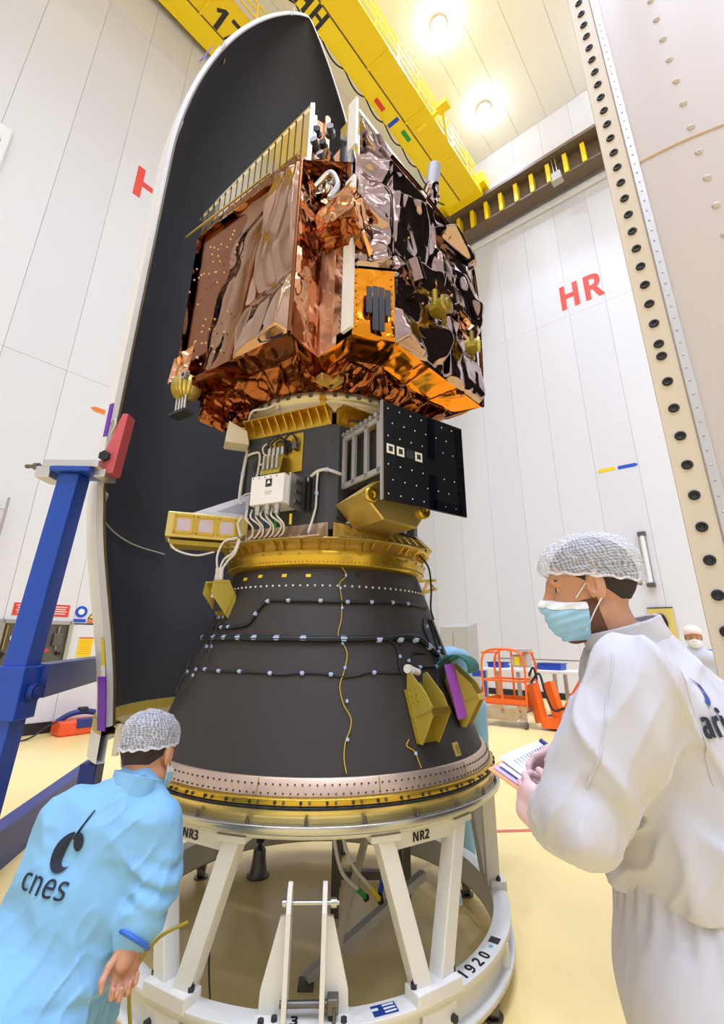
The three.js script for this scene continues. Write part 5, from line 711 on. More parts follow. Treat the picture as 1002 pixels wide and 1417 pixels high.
const ecap = (a, b, side, wa, da, wb, db) => { // capsule with an oval section: w along side, d across
  const A = V(...a), D = V(...b).sub(A), L2 = D.lengthSq(), s = V(...side); s.addScaledVector(D, -s.dot(D) / L2).normalize(); const f = D.clone().normalize().cross(s).normalize();
  return (x, y, z) => { const px = x - A.x, py = y - A.y, pz = z - A.z; let t0 = (px * D.x + py * D.y + pz * D.z) / L2, t = Math.min(1, Math.max(0, t0)); const qx = px - D.x * t, qy = py - D.y * t, qz = pz - D.z * t, w = wa + (wb - wa) * t, d = da + (db - da) * t, u = (qx * s.x + qy * s.y + qz * s.z) / w, v = (qx * f.x + qy * f.y + qz * f.z) / d, e = (t0 - t) * Math.sqrt(L2) / Math.min(w, d), k = Math.sqrt(u * u + v * v + e * e); return (k - 1) * Math.min(w, d) * (k > 1 ? 0.5 + 0.5 * Math.max(w, d) / Math.min(w, d) : 1); };
};
const smin = (a, b, k) => { const h = Math.max(k - Math.abs(a - b), 0) / k; return Math.min(a, b) - h * h * k * 0.25; };
const blend = (list, k) => (x, y, z) => { let d = list[0](x, y, z); for (let i = 1; i < list.length; i++) d = smin(d, list[i](x, y, z), Array.isArray(k) ? k[i] : k); return d; };
function sdfMesh(f, lo, hi, cell, uvFn) {
  const n = [0, 1, 2].map((i) => Math.ceil((hi[i] - lo[i]) / cell) + 1), [nx, ny, nz] = n, val = new Float32Array(nx * ny * nz);
  // coarse pass skips empty space
  const B = 4; for (let k = 0; k < nz; k += B) for (let j = 0; j < ny; j += B) for (let i = 0; i < nx; i += B) {
    const d = f(lo[0] + (i + 1.5) * cell, lo[1] + (j + 1.5) * cell, lo[2] + (k + 1.5) * cell), far = Math.abs(d) > cell * B * 2.2 + 0.01;
    for (let c = k; c < Math.min(nz, k + B); c++) for (let b = j; b < Math.min(ny, j + B); b++) for (let a = i; a < Math.min(nx, i + B); a++) val[(c * ny + b) * nx + a] = far ? d : f(lo[0] + a * cell, lo[1] + b * cell, lo[2] + c * cell);
  }
  const id = new Int32Array(nx * ny * nz).fill(-1), pos = [], idx = [], at = (i, j, k) => (k * ny + j) * nx + i;
  for (let k = 0; k < nz - 1; k++) for (let j = 0; j < ny - 1; j++) for (let i = 0; i < nx - 1; i++) {
    let m = 0; const c = []; for (let q = 0; q < 8; q++) { const v = val[at(i + (q & 1), j + ((q >> 1) & 1), k + (q >> 2))]; c.push(v); if (v < 0) m |= 1 << q; }
    if (m === 0 || m === 255) continue; let sx = 0, sy = 0, sz = 0, cnt = 0;
    for (let a = 0; a < 8; a++) for (const bit of [1, 2, 4]) { const b = a | bit; if (b === a || ((m >> a) & 1) === ((m >> b) & 1)) continue; const t = c[a] / (c[a] - c[b]); sx += (a & 1) + (bit === 1 ? t : 0); sy += ((a >> 1) & 1) + (bit === 2 ? t : 0); sz += (a >> 2) + (bit === 4 ? t : 0); cnt++; }
    id[at(i, j, k)] = pos.length / 3; pos.push(lo[0] + (i + sx / cnt) * cell, lo[1] + (j + sy / cnt) * cell, lo[2] + (k + sz / cnt) * cell);
  }
  const quad = (a, b, c, d, flip) => { if (a < 0 || b < 0 || c < 0 || d < 0) return; if (flip) idx.push(a, c, b, a, d, c); else idx.push(a, b, c, a, c, d); };
  for (let k = 1; k < nz - 1; k++) for (let j = 1; j < ny - 1; j++) for (let i = 1; i < nx - 1; i++) {
    const s = val[at(i, j, k)] < 0;
    if (s !== val[at(i + 1, j, k)] < 0) quad(id[at(i, j - 1, k - 1)], id[at(i, j, k - 1)], id[at(i, j, k)], id[at(i, j - 1, k)], !s);
    if (s !== val[at(i, j + 1, k)] < 0) quad(id[at(i - 1, j, k - 1)], id[at(i - 1, j, k)], id[at(i, j, k)], id[at(i, j, k - 1)], !s);
    if (s !== val[at(i, j, k + 1)] < 0) quad(id[at(i - 1, j - 1, k)], id[at(i, j - 1, k)], id[at(i, j, k)], id[at(i - 1, j, k)], !s);
  }
  const g = new THREE.BufferGeometry(), nor = [], uv = [], e = cell * 0.5;
  for (let i = 0; i < pos.length; i += 3) { const [x, y, z] = [pos[i], pos[i + 1], pos[i + 2]]; let a = f(x + e, y, z) - f(x - e, y, z), b = f(x, y + e, z) - f(x, y - e, z), c = f(x, y, z + e) - f(x, y, z - e); const l = Math.hypot(a, b, c) || 1; nor.push(a / l, b / l, c / l); const q = uvFn ? uvFn(x, y, z) : [x * 4 + z * 2, y * 4]; uv.push(q[0], q[1]); }
  g.setAttribute('position', new THREE.Float32BufferAttribute(pos, 3)); g.setAttribute('normal', new THREE.Float32BufferAttribute(nor, 3)); g.setAttribute('uv', new THREE.Float32BufferAttribute(uv, 2)); g.setIndex(idx); return g;
}
// head in its own frame: face towards +z, origin between the ears
const headSdf = (() => {
  const L = [ell([0, 0.035, -0.015], [0.077, 0.092, 0.098]), ell([0, -0.035, 0.028], [0.06, 0.082, 0.066]), cap([-0.046, -0.058, 0.0], [-0.012, -0.098, 0.06], 0.028, 0.022), cap([0.046, -0.058, 0.0], [0.012, -0.098, 0.06], 0.028, 0.022), cap([0, 0.012, 0.09], [0, -0.032, 0.11], 0.008, 0.0125), cap([-0.034, 0.026, 0.08], [0.034, 0.026, 0.08], 0.011), cap([-0.018, -0.064, 0.088], [0.018, -0.064, 0.088], 0.0075), cap([0, -0.06, -0.02], [0, -0.22, -0.055], 0.056, 0.06)];
  const base = blend(L, 0.022), ears = [-1, 1].map((s) => ell([s * 0.079, -0.002, -0.008], [0.011, 0.034, 0.021])), hol = [-1, 1].map((s) => ell([s * 0.09, 0.002, 0.0], [0.009, 0.018, 0.009])), sock = [-1, 1].map((s) => ell([s * 0.031, 0.004, 0.099], [0.016, 0.0085, 0.018]));
  return (x, y, z) => { let d = base(x, y, z); for (const s of sock) d = -smin(-d, s(x, y, z), 0.012); for (let i = 0; i < 2; i++) { d = smin(d, ears[i](x, y, z), 0.008); d = Math.max(d, -hol[i](x, y, z)); } return d; };
})();
const cranium = ell([0, 0.035, -0.015], [0.077, 0.092, 0.098]);
// hand frame: x towards the thumb, y along the fingers, z out of the palm
function handSdf(curl, thumbOut = 0.6, spread = 0.08) {
  const L = [ell([0, 0.045, 0], [0.042, 0.055, 0.017]), cap([-0.02, -0.01, 0], [-0.026, 0.075, 0], 0.015, 0.012), cap([0.018, -0.01, 0], [0.024, 0.078, 0], 0.016, 0.012), cap([0, -0.07, 0], [0, 0.0, 0], 0.024, 0.025)];
  const palm = blend(L, 0.02), fing = [];
  [[0.029, 0.088, 0.043, 0.027, 0.022], [0.009, 0.093, 0.047, 0.03, 0.024], [-0.011, 0.089, 0.043, 0.028, 0.022], [-0.029, 0.08, 0.034, 0.022, 0.02]].forEach(([x, y, l0, l1, l2], i) => { let a = curl[i] * 0.75, p = [x, y - 0.012, 0]; const sx = (1.5 - i) * spread * 0.5, ch = []; [l0, l1, l2].forEach((l, k) => { const q = [p[0] + l * sx, p[1] + l * Math.cos(a), p[2] + l * Math.sin(a)]; ch.push(cap(p, q, 0.0094 - k * 0.001, 0.0086 - k * 0.001)); p = q; a += curl[i]; }); fing.push(blend(ch, 0.004)); });
  const t0 = [0.026, 0.012, 0.004], t1 = [0.026 + 0.032 * Math.sin(thumbOut) + 0.008, 0.04, 0.018], t2 = [t1[0] + 0.022 * Math.sin(thumbOut), 0.068, 0.03], t3 = [t2[0] - 0.002, 0.09, 0.036]; const th = blend([cap(t0, t1, 0.015, 0.012), cap(t1, t2, 0.0115, 0.0105), cap(t2, t3, 0.0105, 0.008)], 0.006);
  return (x, y, z) => { let d = palm(x, y, z); for (const f of fing) d = smin(d, f(x, y, z), 0.009); return smin(d, th(x, y, z), 0.012); };
}
function frame(geo, o, x, y, z) { const X = V(...x).normalize(), Y = V(...y), Z = V(...z); Y.addScaledVector(X, -Y.dot(X)).normalize(); const Z2 = X.clone().cross(Y); if (Z2.dot(Z) < 0) { Z2.negate(); } const m = new THREE.Matrix4().makeBasis(X, Y, Z2).setPosition(V(...o)); geo.applyMatrix4(m); if (m.determinant() < 0) { const i = geo.index.array; for (let k = 0; k < i.length; k += 3) { const t = i[k]; i[k] = i[k + 1]; i[k + 1] = t; } } return geo; }
const handGeo = (o, x, y, z, curl, thumb, scale = 1) => { const g = sdfMesh(handSdf(curl, thumb), [-0.075, -0.1, -0.05], [0.1, 0.2, 0.13], 0.0032); g.scale(scale, scale, scale); return frame(g, o, x, y, z); };
const headMatrix = (pos, yaw, pitch, roll) => new THREE.Matrix4().compose(V(...pos), new THREE.Quaternion().setFromEuler(new THREE.Euler(pitch, yaw, roll, 'YXZ')), V(1, 1, 1));
const headBox = [[-0.11, -0.22, -0.14], [0.11, 0.15, 0.14]];
function merged(list) { return mergeGeometries(list.map((g) => { const h = g.index ? g.toNonIndexed() : g; for (const k of Object.keys(h.attributes)) if (!['position', 'normal', 'uv'].includes(k)) h.deleteAttribute(k); return h; })); }
function ray(sdf, o, dir, max = 0.5) { const p = o.clone(); let t = 0; while (t < max) { const d = sdf(p.x, p.y, p.z); if (d < 0.0005) break; const s = Math.max(0.0008, d * 0.6); p.addScaledVector(dir, s); t += s; } return p; }
function drape(geo, origin, right, up, sdf, lift = 0.0025) { // lays flat lettering on a garment
  const O = V(...origin), Rr = V(...right).normalize(), U = V(...up); U.addScaledVector(Rr, -U.dot(Rr)).normalize(); const out = Rr.clone().cross(U), p = geo.attributes.position;
  for (let i = 0; i < p.count; i++) { const q = O.clone().addScaledVector(Rr, p.getX(i)).addScaledVector(U, p.getY(i)).addScaledVector(out, 0.25), h = ray(sdf, q, out.clone().negate()); h.addScaledVector(out, lift + p.getZ(i)); p.setXYZ(i, h.x, h.y, h.z); }
  geo.computeVertexNormals(); return geo;
}
const netTex = dataTex(256, (u, v) => { const a = Math.sin((u * 30 + 0.35 * tileNoise(u, v, 8) * 4 + v * 6) * Math.PI * 2), b = Math.sin((v * 22 + 1.4 * tileNoise(u, v, 10, 2)) * Math.PI * 2); const k = Math.max(0, a * 0.5 + 0.5) ** 3 * 0.55 + Math.max(0, b * 0.5 + 0.5) ** 3 * 0.5; return Math.min(1, 0.3 + 0.5 * k + 0.2 * tileNoise(u, v, 24)); });
const skinTex = dataTex(128, (u, v) => { const n = tileNoise(u, v, 9) * 0.05 + tileNoise(u, v, 40, 3) * 0.04; return [1 + n - 0.04, 0.97 + n, 0.96 + n]; }, 1, true);
const pm = {
  skin: phys('#cb9272', 0.5, 0, { map: skinTex }), skin2: phys('#c88e6e', 0.5, 0, { map: skinTex }), glove: phys('#d9b6b4', 0.45, 0), hair: std('#2b211c', 0.8), beard: std('#6d4936', 0.9), net: std('#dcdce2', 0.7, 0, { transparent: true, alphaMap: netTex, bumpMap: netTex, bumpScale: 0.002 }), band: std('#eceaf0', 0.8), pinkNet: std('#f1d6cf', 0.7),
  mask: phys('#9fcfea', 0.75, 0), maskWhite: std('#eef3f7', 0.8), white: std('#bfbdc1', 0.8), blue: std('#7db0d4', 0.8), blue2: std('#9ccfea', 0.75), navy: std('#0e1b2c', 0.7), logoBlue: std('#1d3fa8', 0.6), shoe: std('#e6e6e2', 0.6), eye: std('#cdbfb4', 0.35), iris: std('#2b2420', 0.2), cuff: std('#2b62b8', 0.6),
};
function buildHead(p, hm, o = {}) { // returns the world geometry of head and neck; adds hair, net and mask as parts
  const cell = o.cell || 0.0036, g = sdfMesh(headSdf, ...headBox, cell); g.applyMatrix4(hm);
  const put = (geo) => { geo.applyMatrix4(hm); return geo; };
  const hairF = (x, y, z) => Math.max(Math.min(cranium(x, y, z) - 0.006, ell([0, -0.03, -0.055], [0.064, 0.05, 0.058])(x, y, z)), -Math.max(y - (z > 0.0 ? 0.03 + z * 0.45 : -0.045 + (z + 0.1) * 0.2) + 0 * x, -1) * 1, -(y + 0.062)) ;
  mesh('hair', put(sdfMesh((x, y, z) => { const cut = z > 0.005 ? 0.005 + z * 0.75 : -0.034 + Math.max(0, z + 0.06) * 0.9; return Math.max(Math.min(cranium(x, y, z) - 0.0022, Math.max(headSdf(x, y, z) - 0.0035, Math.abs(x) - 0.072, z - 0.0)), cut - y); }, ...headBox, cell)), o.hair || pm.hair, p);
  const ns = o.netScale || 1, netE = ell([0, 0.06, -0.012], [0.094 * ns, 0.082 * ns, 0.122 * ns]);
  const net = (x, y, z) => { const w = 0.004 * noise(x * 45, y * 30, z * 45) + 0.003 * noise(x * 110, y * 60, z * 110), low = 0.024 + (z > 0 ? z * 0.24 : z * 0.2); return Math.max(netE(x, Math.max(y, 0.06 - 0.25 * (0.06 - y)), z) + w, low - y); };
  mesh('hairnet', put(sdfMesh(net, [-0.12, -0.05, -0.15], [0.12, 0.16, 0.13], 0.0034, (x, y, z) => [Math.atan2(x, z) / 6.283 * 2, y * 6])), o.net || pm.net, p);
  const rimPts = []; for (let k = 0; k < 40; k++) { const a = k / 40 * Math.PI * 2, x = 0.0865 * ns * Math.sin(a), z = -0.012 + 0.111 * ns * Math.cos(a); rimPts.push([x, 0.025 + (z > 0 ? z * 0.24 : z * 0.2) + 0.003 * Math.sin(k * 2.3), z]); }
  mesh('hairnet_band', put(G().tube(rimPts, 0.0032, 160, 6, true).build()), o.band || pm.band, p);
  if (o.mask !== false) {
    const region = (x, y, z) => Math.max(y - (-0.014 - Math.abs(x) * 0.3), -0.118 - y, 0.018 - z + Math.abs(y + 0.05) * 0.12, Math.abs(x) - 0.075);
    const puff = (x, y, z) => Math.max(Math.min(headSdf(x, y, z) - 0.006, ell([0, -0.055, 0.068], [0.058, 0.06, 0.05])(x, y, z)) + 0.0012 * Math.sin(y * 330 + z * 60), region(x, y, z));
    const split = -0.03; mesh('mask', put(sdfMesh((x, y, z) => Math.max(puff(x, y, z), y - split + Math.abs(x) * 0.3), ...headBox, 0.003)), o.maskMat || pm.mask, p); mesh('mask_top_band', put(sdfMesh((x, y, z) => Math.max(puff(x, y, z) - 0.0008, split - Math.abs(x) * 0.3 - y), ...headBox, 0.003)), pm.maskWhite, p);
    for (const s of [-1, 1]) { mesh('ear_loop', put(G().tube([[s * 0.062, -0.022, 0.04], [s * 0.075, 0.008, 0.012], [s * 0.088, 0.03, -0.012]], 0.0016, 20, 6).build()), pm.maskWhite, p); mesh('ear_loop', put(G().tube([[s * 0.058, -0.098, 0.034], [s * 0.074, -0.06, 0.01], [s * 0.087, -0.03, -0.012]], 0.0016, 20, 6).build()), pm.maskWhite, p); }
  }
  for (const s of [-1, 1]) { mesh('eye', put(new THREE.SphereGeometry(0.0105, 16, 12).translate(s * 0.031, 0.004, 0.0685)), pm.eye, p); mesh('iris', put(new THREE.SphereGeometry(0.0062, 12, 8).scale(1, 1, 0.4).translate(s * 0.031, 0.0035, 0.0778)), pm.iris, p); mesh('eyebrow', put(G().tube([[s * 0.014, 0.024, 0.0915], [s * 0.032, 0.03, 0.0875], [s * 0.05, 0.024, 0.0735]], 0.0026, 12, 6).build()), o.hair || pm.hair, p); }
  if (o.beard) mesh('beard', put(sdfMesh((x, y, z) => Math.max(headSdf(x, y, z) - 0.0012, Math.max(y + 0.03 + (0.05 - z) * -0.1, -0.13 - y, -0.005 - z - Math.max(0, -y - 0.06) * 0.2)), ...headBox, 0.003)), pm.beard, p);
  return g;
}
const crease = (n, k) => Math.pow(1.07 - Math.sqrt(n * n + 0.005), k);   // a rounded ridge where the noise passes zero
// ---------------------------------------------------------------- man in white with the papers
{
  const p = thing('person', 'person in white coverall, hairnet and blue mask holding papers', 'person');
  const f = [-0.8, 0, -0.6], lf = [-0.6, 0, 0.8], add = (a, ...t) => t.reduce((q, [v, k]) => [q[0] + v[0] * k, q[1] + v[1] * k, q[2] + v[2] * k], a);
  const hm = headMatrix([0.803, 1.628, 1.985], -1.92, 0.1, 0.0);
  const K = [0.885, 1.3, 2.02], sl = [0.775, 1.425, 2.165], sr = [0.975, 1.43, 1.9], el = [0.632, 1.19, 2.185], wl = [0.643, 1.15, 2.05], er = [0.86, 1.16, 1.76], wr = [0.745, 1.225, 1.86];
  const neck = [0.872, 1.5, 2.0], waist = [0.895, 1.05, 2.05], hip = [0.895, 0.93, 2.06];
  const tors = [ecap([0.9, 1.12, 2.045], [0.885, 1.36, 2.01], lf, 0.175, 0.15, 0.185, 0.135), ecap([0.89, 1.36, 2.015], [0.876, 1.46, 2.0], lf, 0.185, 0.125, 0.1, 0.095), cap(sl, [0.705, 1.31, 2.175], 0.085, 0.08), cap([0.705, 1.31, 2.175], el, 0.08, 0.06), cap(el, [0.64, 1.172, 2.11], 0.06, 0.056), cap([0.64, 1.172, 2.11], wl, 0.054, 0.04), cap(sr, er, 0.08, 0.07), cap(er, wr, 0.066, 0.042), cap([0.9, 1.08, 2.05], [0.9, 1.11, 2.05], 0.165, 0.16), cap([0.95, 1.3, 2.06], [0.96, 1.2, 2.08], 0.1, 0.11)];
  const tor = blend(tors, [0, 0.06, 0.06, 0.05, 0.04, 0.04, 0.05, 0.04, 0.06, 0.1]);
  const top = (x, y, z) => { let d = tor(x, y, z); d += 0.014 * noise(x * 8 + y * 5, y * 4, z * 8) - 0.015 * crease(noise(x * 8 + y * 3, y * 2.2, z * 8), 5) - 0.006 * crease(noise(x * 15 - y * 10, y * 5, z * 15 + 5), 6) + 0.009;
    const a = Math.hypot(x - 0.64, z - 2.06); if (a < 0.12) d += 0.006 * Math.sin((z - 0.5 * x) * 190) * smooth(0.12, 0.04, a) * smooth(1.08, 1.2, y); // gathered cuff
    d = Math.max(d, 1.052 + 0.012 * noise(x * 14, 0, z * 14) - y); return d; };
  const tg = sdfMesh(top, [0.45, 1.0, 1.6], [1.2, 1.6, 2.42], 0.0075);
  mesh('coverall_top', tg, pm.white, p);
  // stand collar
  const colF = (x, y, z) => { const t = (y - 1.49) / 0.1, cx = 0.878 - 0.035 * t, cz = 1.998 - 0.004 * t, r = Math.hypot((x - cx) / 1.12, z - cz), R = 0.083 + 0.005 * noise(x * 20, y * 20, z * 20); const slope = y - (1.548 + (x - 0.87) * 0.28); return Math.max(Math.abs(r - R) - 0.007, slope, 1.42 - y); };
  mesh('collar', sdfMesh(colF, [0.74, 1.4, 1.86], [1.03, 1.64, 2.14], 0.005), pm.white, p);
  // hem band and trousers
  const legs = blend([ecap([0.9, 1.07, 2.05], [0.895, 0.92, 2.06], lf, 0.165, 0.145, 0.19, 0.165), cap([0.83, 0.9, 2.13], [0.81, 0.5, 2.15], 0.125, 0.1), cap([0.81, 0.5, 2.15], [0.83, 0.1, 2.16], 0.1, 0.085), cap([0.955, 0.9, 1.98], [0.96, 0.5, 1.97], 0.125, 0.1), cap([0.96, 0.5, 1.97], [0.97, 0.1, 1.98], 0.1, 0.085)], 0.06);
  mesh('trousers', sdfMesh((x, y, z) => legs(x, y, z) + 0.008 * noise(x * 8, y * 3.5, z * 8) + 0.005 * Math.abs(noise(x * 22, y * 5, z * 22)) * smooth(0.6, 1.0, y) + (y > 0.98 ? 0.004 * Math.sin(Math.atan2(x - 0.9, z - 2.05) * 34) * smooth(0.98, 1.06, y) : 0), [0.6, 0.04, 1.72], [1.2, 1.1, 2.42], 0.0085), pm.white, p);
  for (const [x, z] of [[0.83, 2.16], [0.97, 1.98]]) mesh('shoe', sdfMesh(blend([ecap([x + 0.05, 0.045, z + 0.03], [x - 0.13, 0.035, z - 0.1], lf, 0.045, 0.045, 0.05, 0.035), cap([x, 0.06, z], [x, 0.12, z], 0.06, 0.055)], 0.03), [x - 0.3, -0.0, z - 0.25], [x + 0.2, 0.2, z + 0.2], 0.008), pm.shoe, p);
  // seams
  const seam = (pts, r = 0.004) => { const q = pts.map((a) => { const o = V(...a), dir = V(0.885, a[1], 2.02).sub(o).normalize(); return ray(top, o, dir, 0.6); }); mesh('seam', G().tube(q, r, 60, 6), pm.white, p); };
  const line = (a, b) => { const r = []; for (let k = 0; k <= 16; k++) r.push(ray(top, V(a[0] + (b[0] - a[0]) * k / 16, a[1] + (b[1] - a[1]) * k / 16, 2.5), V(0, 0, -1), 0.7)); return r; }; for (const [a, b] of [[[0.725, 1.48], [0.63, 1.26]], [[0.85, 1.46], [0.87, 1.26]]]) mesh('seam', G().tube(line(a, b), 0.0022, 80, 6), pm.white, p); 
  // body under the clothes, head and hands as one figure
  const core = blend([ecap([0.9, 1.0, 2.05], [0.885, 1.38, 2.01], lf, 0.14, 0.1, 0.15, 0.1), cap([0.876, 1.4, 2.0], [0.86, 1.5, 1.995], 0.08, 0.062), cap(sl, el, 0.05, 0.042), cap(el, wl, 0.042, 0.026), cap(sr, er, 0.05, 0.042), cap(er, wr, 0.042, 0.026), cap([0.83, 0.95, 2.13], [0.81, 0.5, 2.15], 0.085, 0.06), cap([0.81, 0.5, 2.15], [0.83, 0.1, 2.16], 0.055, 0.04), cap([0.955, 0.95, 1.98], [0.96, 0.5, 1.97], 0.085, 0.06), cap([0.96, 0.5, 1.97], [0.97, 0.1, 1.98], 0.055, 0.04)], 0.03);
  const head = buildHead(p, hm, { beard: true });
  mesh('body', merged([sdfMesh(core, [0.5, 0.04, 1.65], [1.2, 1.56, 2.4], 0.014), head]), pm.skin, p);
  // gloved hands: the left one under the folder, the right one with the pen
  mesh('glove', handGeo([0.638, 1.142, 2.03], [0.3, 0.9, 0.25], [-0.5, 0.3, -0.8], [0.85, -0.1, -0.45], [0.8, 0.85, 0.9, 0.95], 0.5, 0.98), pm.glove, p);
  mesh('glove', handGeo([0.775, 1.235, 1.88], [-0.2, 0.5, 0.85], [-0.93, 0.0, -0.25], [0.1, -0.9, 0.4], [0.55, 0.75, 0.85, 0.9], 0.7, 0.98), pm.glove, p);
  // lettering on the back
  const back = (g, y) => drape(g, [0.862, y, 2.2], [0.9, 0, -0.43], [0, 1, 0], top, 0.003);
  mesh('lettering', back(textGeo('aria', 0.045, 0.001, font, 4).translate(0.052, 0, 0), 1.36), pm.navy, p); mesh('lettering', back(textGeo('a', 0.026, 0.001, font, 4).translate(0.064, 0, 0), 1.322), pm.navy, p);
  mesh('emblem', back(new THREE.ExtrudeGeometry((() => { const q = new THREE.Shape(); q.moveTo(0.0, 0.0); q.bezierCurveTo(0.045, 0.005, 0.045, 0.05, 0.017, 0.06); q.bezierCurveTo(0.055, 0.05, 0.065, -0.012, 0.015, -0.016); q.bezierCurveTo(0.005, -0.02, 0.0, -0.01, 0.0, 0); return q; })(), { depth: 0.001, bevelEnabled: false, curveSegments: 10 }).scale(0.62, 0.62, 1).translate(0.04, 0, 0), 1.398), pm.logoBlue, p);
}
{ // papers, folder and pen he holds
  const A = V(0.555, 1.205, 1.865), B = V(0.752, 1.212, 1.632), u = B.clone().sub(A), L = u.length(); u.normalize(); const w = V(0.69, -0.4, 0.58).normalize(), n = w.clone().cross(u).normalize(); if (n.y < 0) n.negate();
  const sheetG = (du, dw, l, wd, th, bend, s) => { const g = new THREE.BoxGeometry(l, th, wd, 24, 1, 16), q = g.attributes.position; for (let i = 0; i < q.count; i++) { const x = q.getX(i) / l + 0.5, z = q.getZ(i) / wd + 0.5, y = q.getY(i); const P = A.clone().addScaledVector(u, du + x * l).addScaledVector(w, dw + z * wd).addScaledVector(n, y + bend * Math.sin(x * 3.0 + s) * Math.cos(z * 2 + s)); q.setXYZ(i, P.x, P.y, P.z); } g.computeVertexNormals(); return g; };
  const f = thing('folder', 'orange card folder held under the white papers', 'folder'); mesh('cover', sheetG(-0.01, -0.004, 0.3, 0.225, 0.0025, 0.003, 0), std('#f2a06a', 0.6), f); mesh('lilac_sheet', sheetG(0.005, 0.006, 0.295, 0.215, 0.002, 0.003, 0).translate(0, 0.004, 0), std('#c3b2e6', 0.7), f);
  const s = thing('paper_stack', 'white printed papers held by the man in the white coverall', 'papers'); mesh('sheet', sheetG(0.02, 0.012, 0.3, 0.21, 0.002, 0.005, 0.4).translate(0, 0.011, 0), mat.paper, s); mesh('sheet', sheetG(0.035, 0.006, 0.295, 0.21, 0.001, 0.009, 0.8).translate(0, 0.017, 0), mat.paper, s);
  const lines = G(); for (let k = 0; k < 11; k++) lines.add(sheetG(0.07 + k * 0.02, 0.03, 0.003, 0.1 + 0.05 * ((k * 7) % 3) / 3, 0.0004, 0.009, 0.8).translate(0, 0.0185, 0)); mesh('printed_lines', lines, std('#a9abbd', 0.7), s);
  const pen = thing('pen', 'blue ballpoint pen in the gloved hand over the papers', 'pen'); mesh('barrel', G().rod([0.7, 1.257, 1.865], [0.725, 1.236, 1.9], 0.0048), std('#20368f', 0.35), pen); mesh('tip', G().rod([0.725, 1.236, 1.9], [0.731, 1.231, 1.908], 0.0046, 10, 0.001), mat.steel, pen); mesh('cap', G().rod([0.689, 1.266, 1.85], [0.7, 1.257, 1.865], 0.0056), std('#182c7c', 0.35), pen);
}
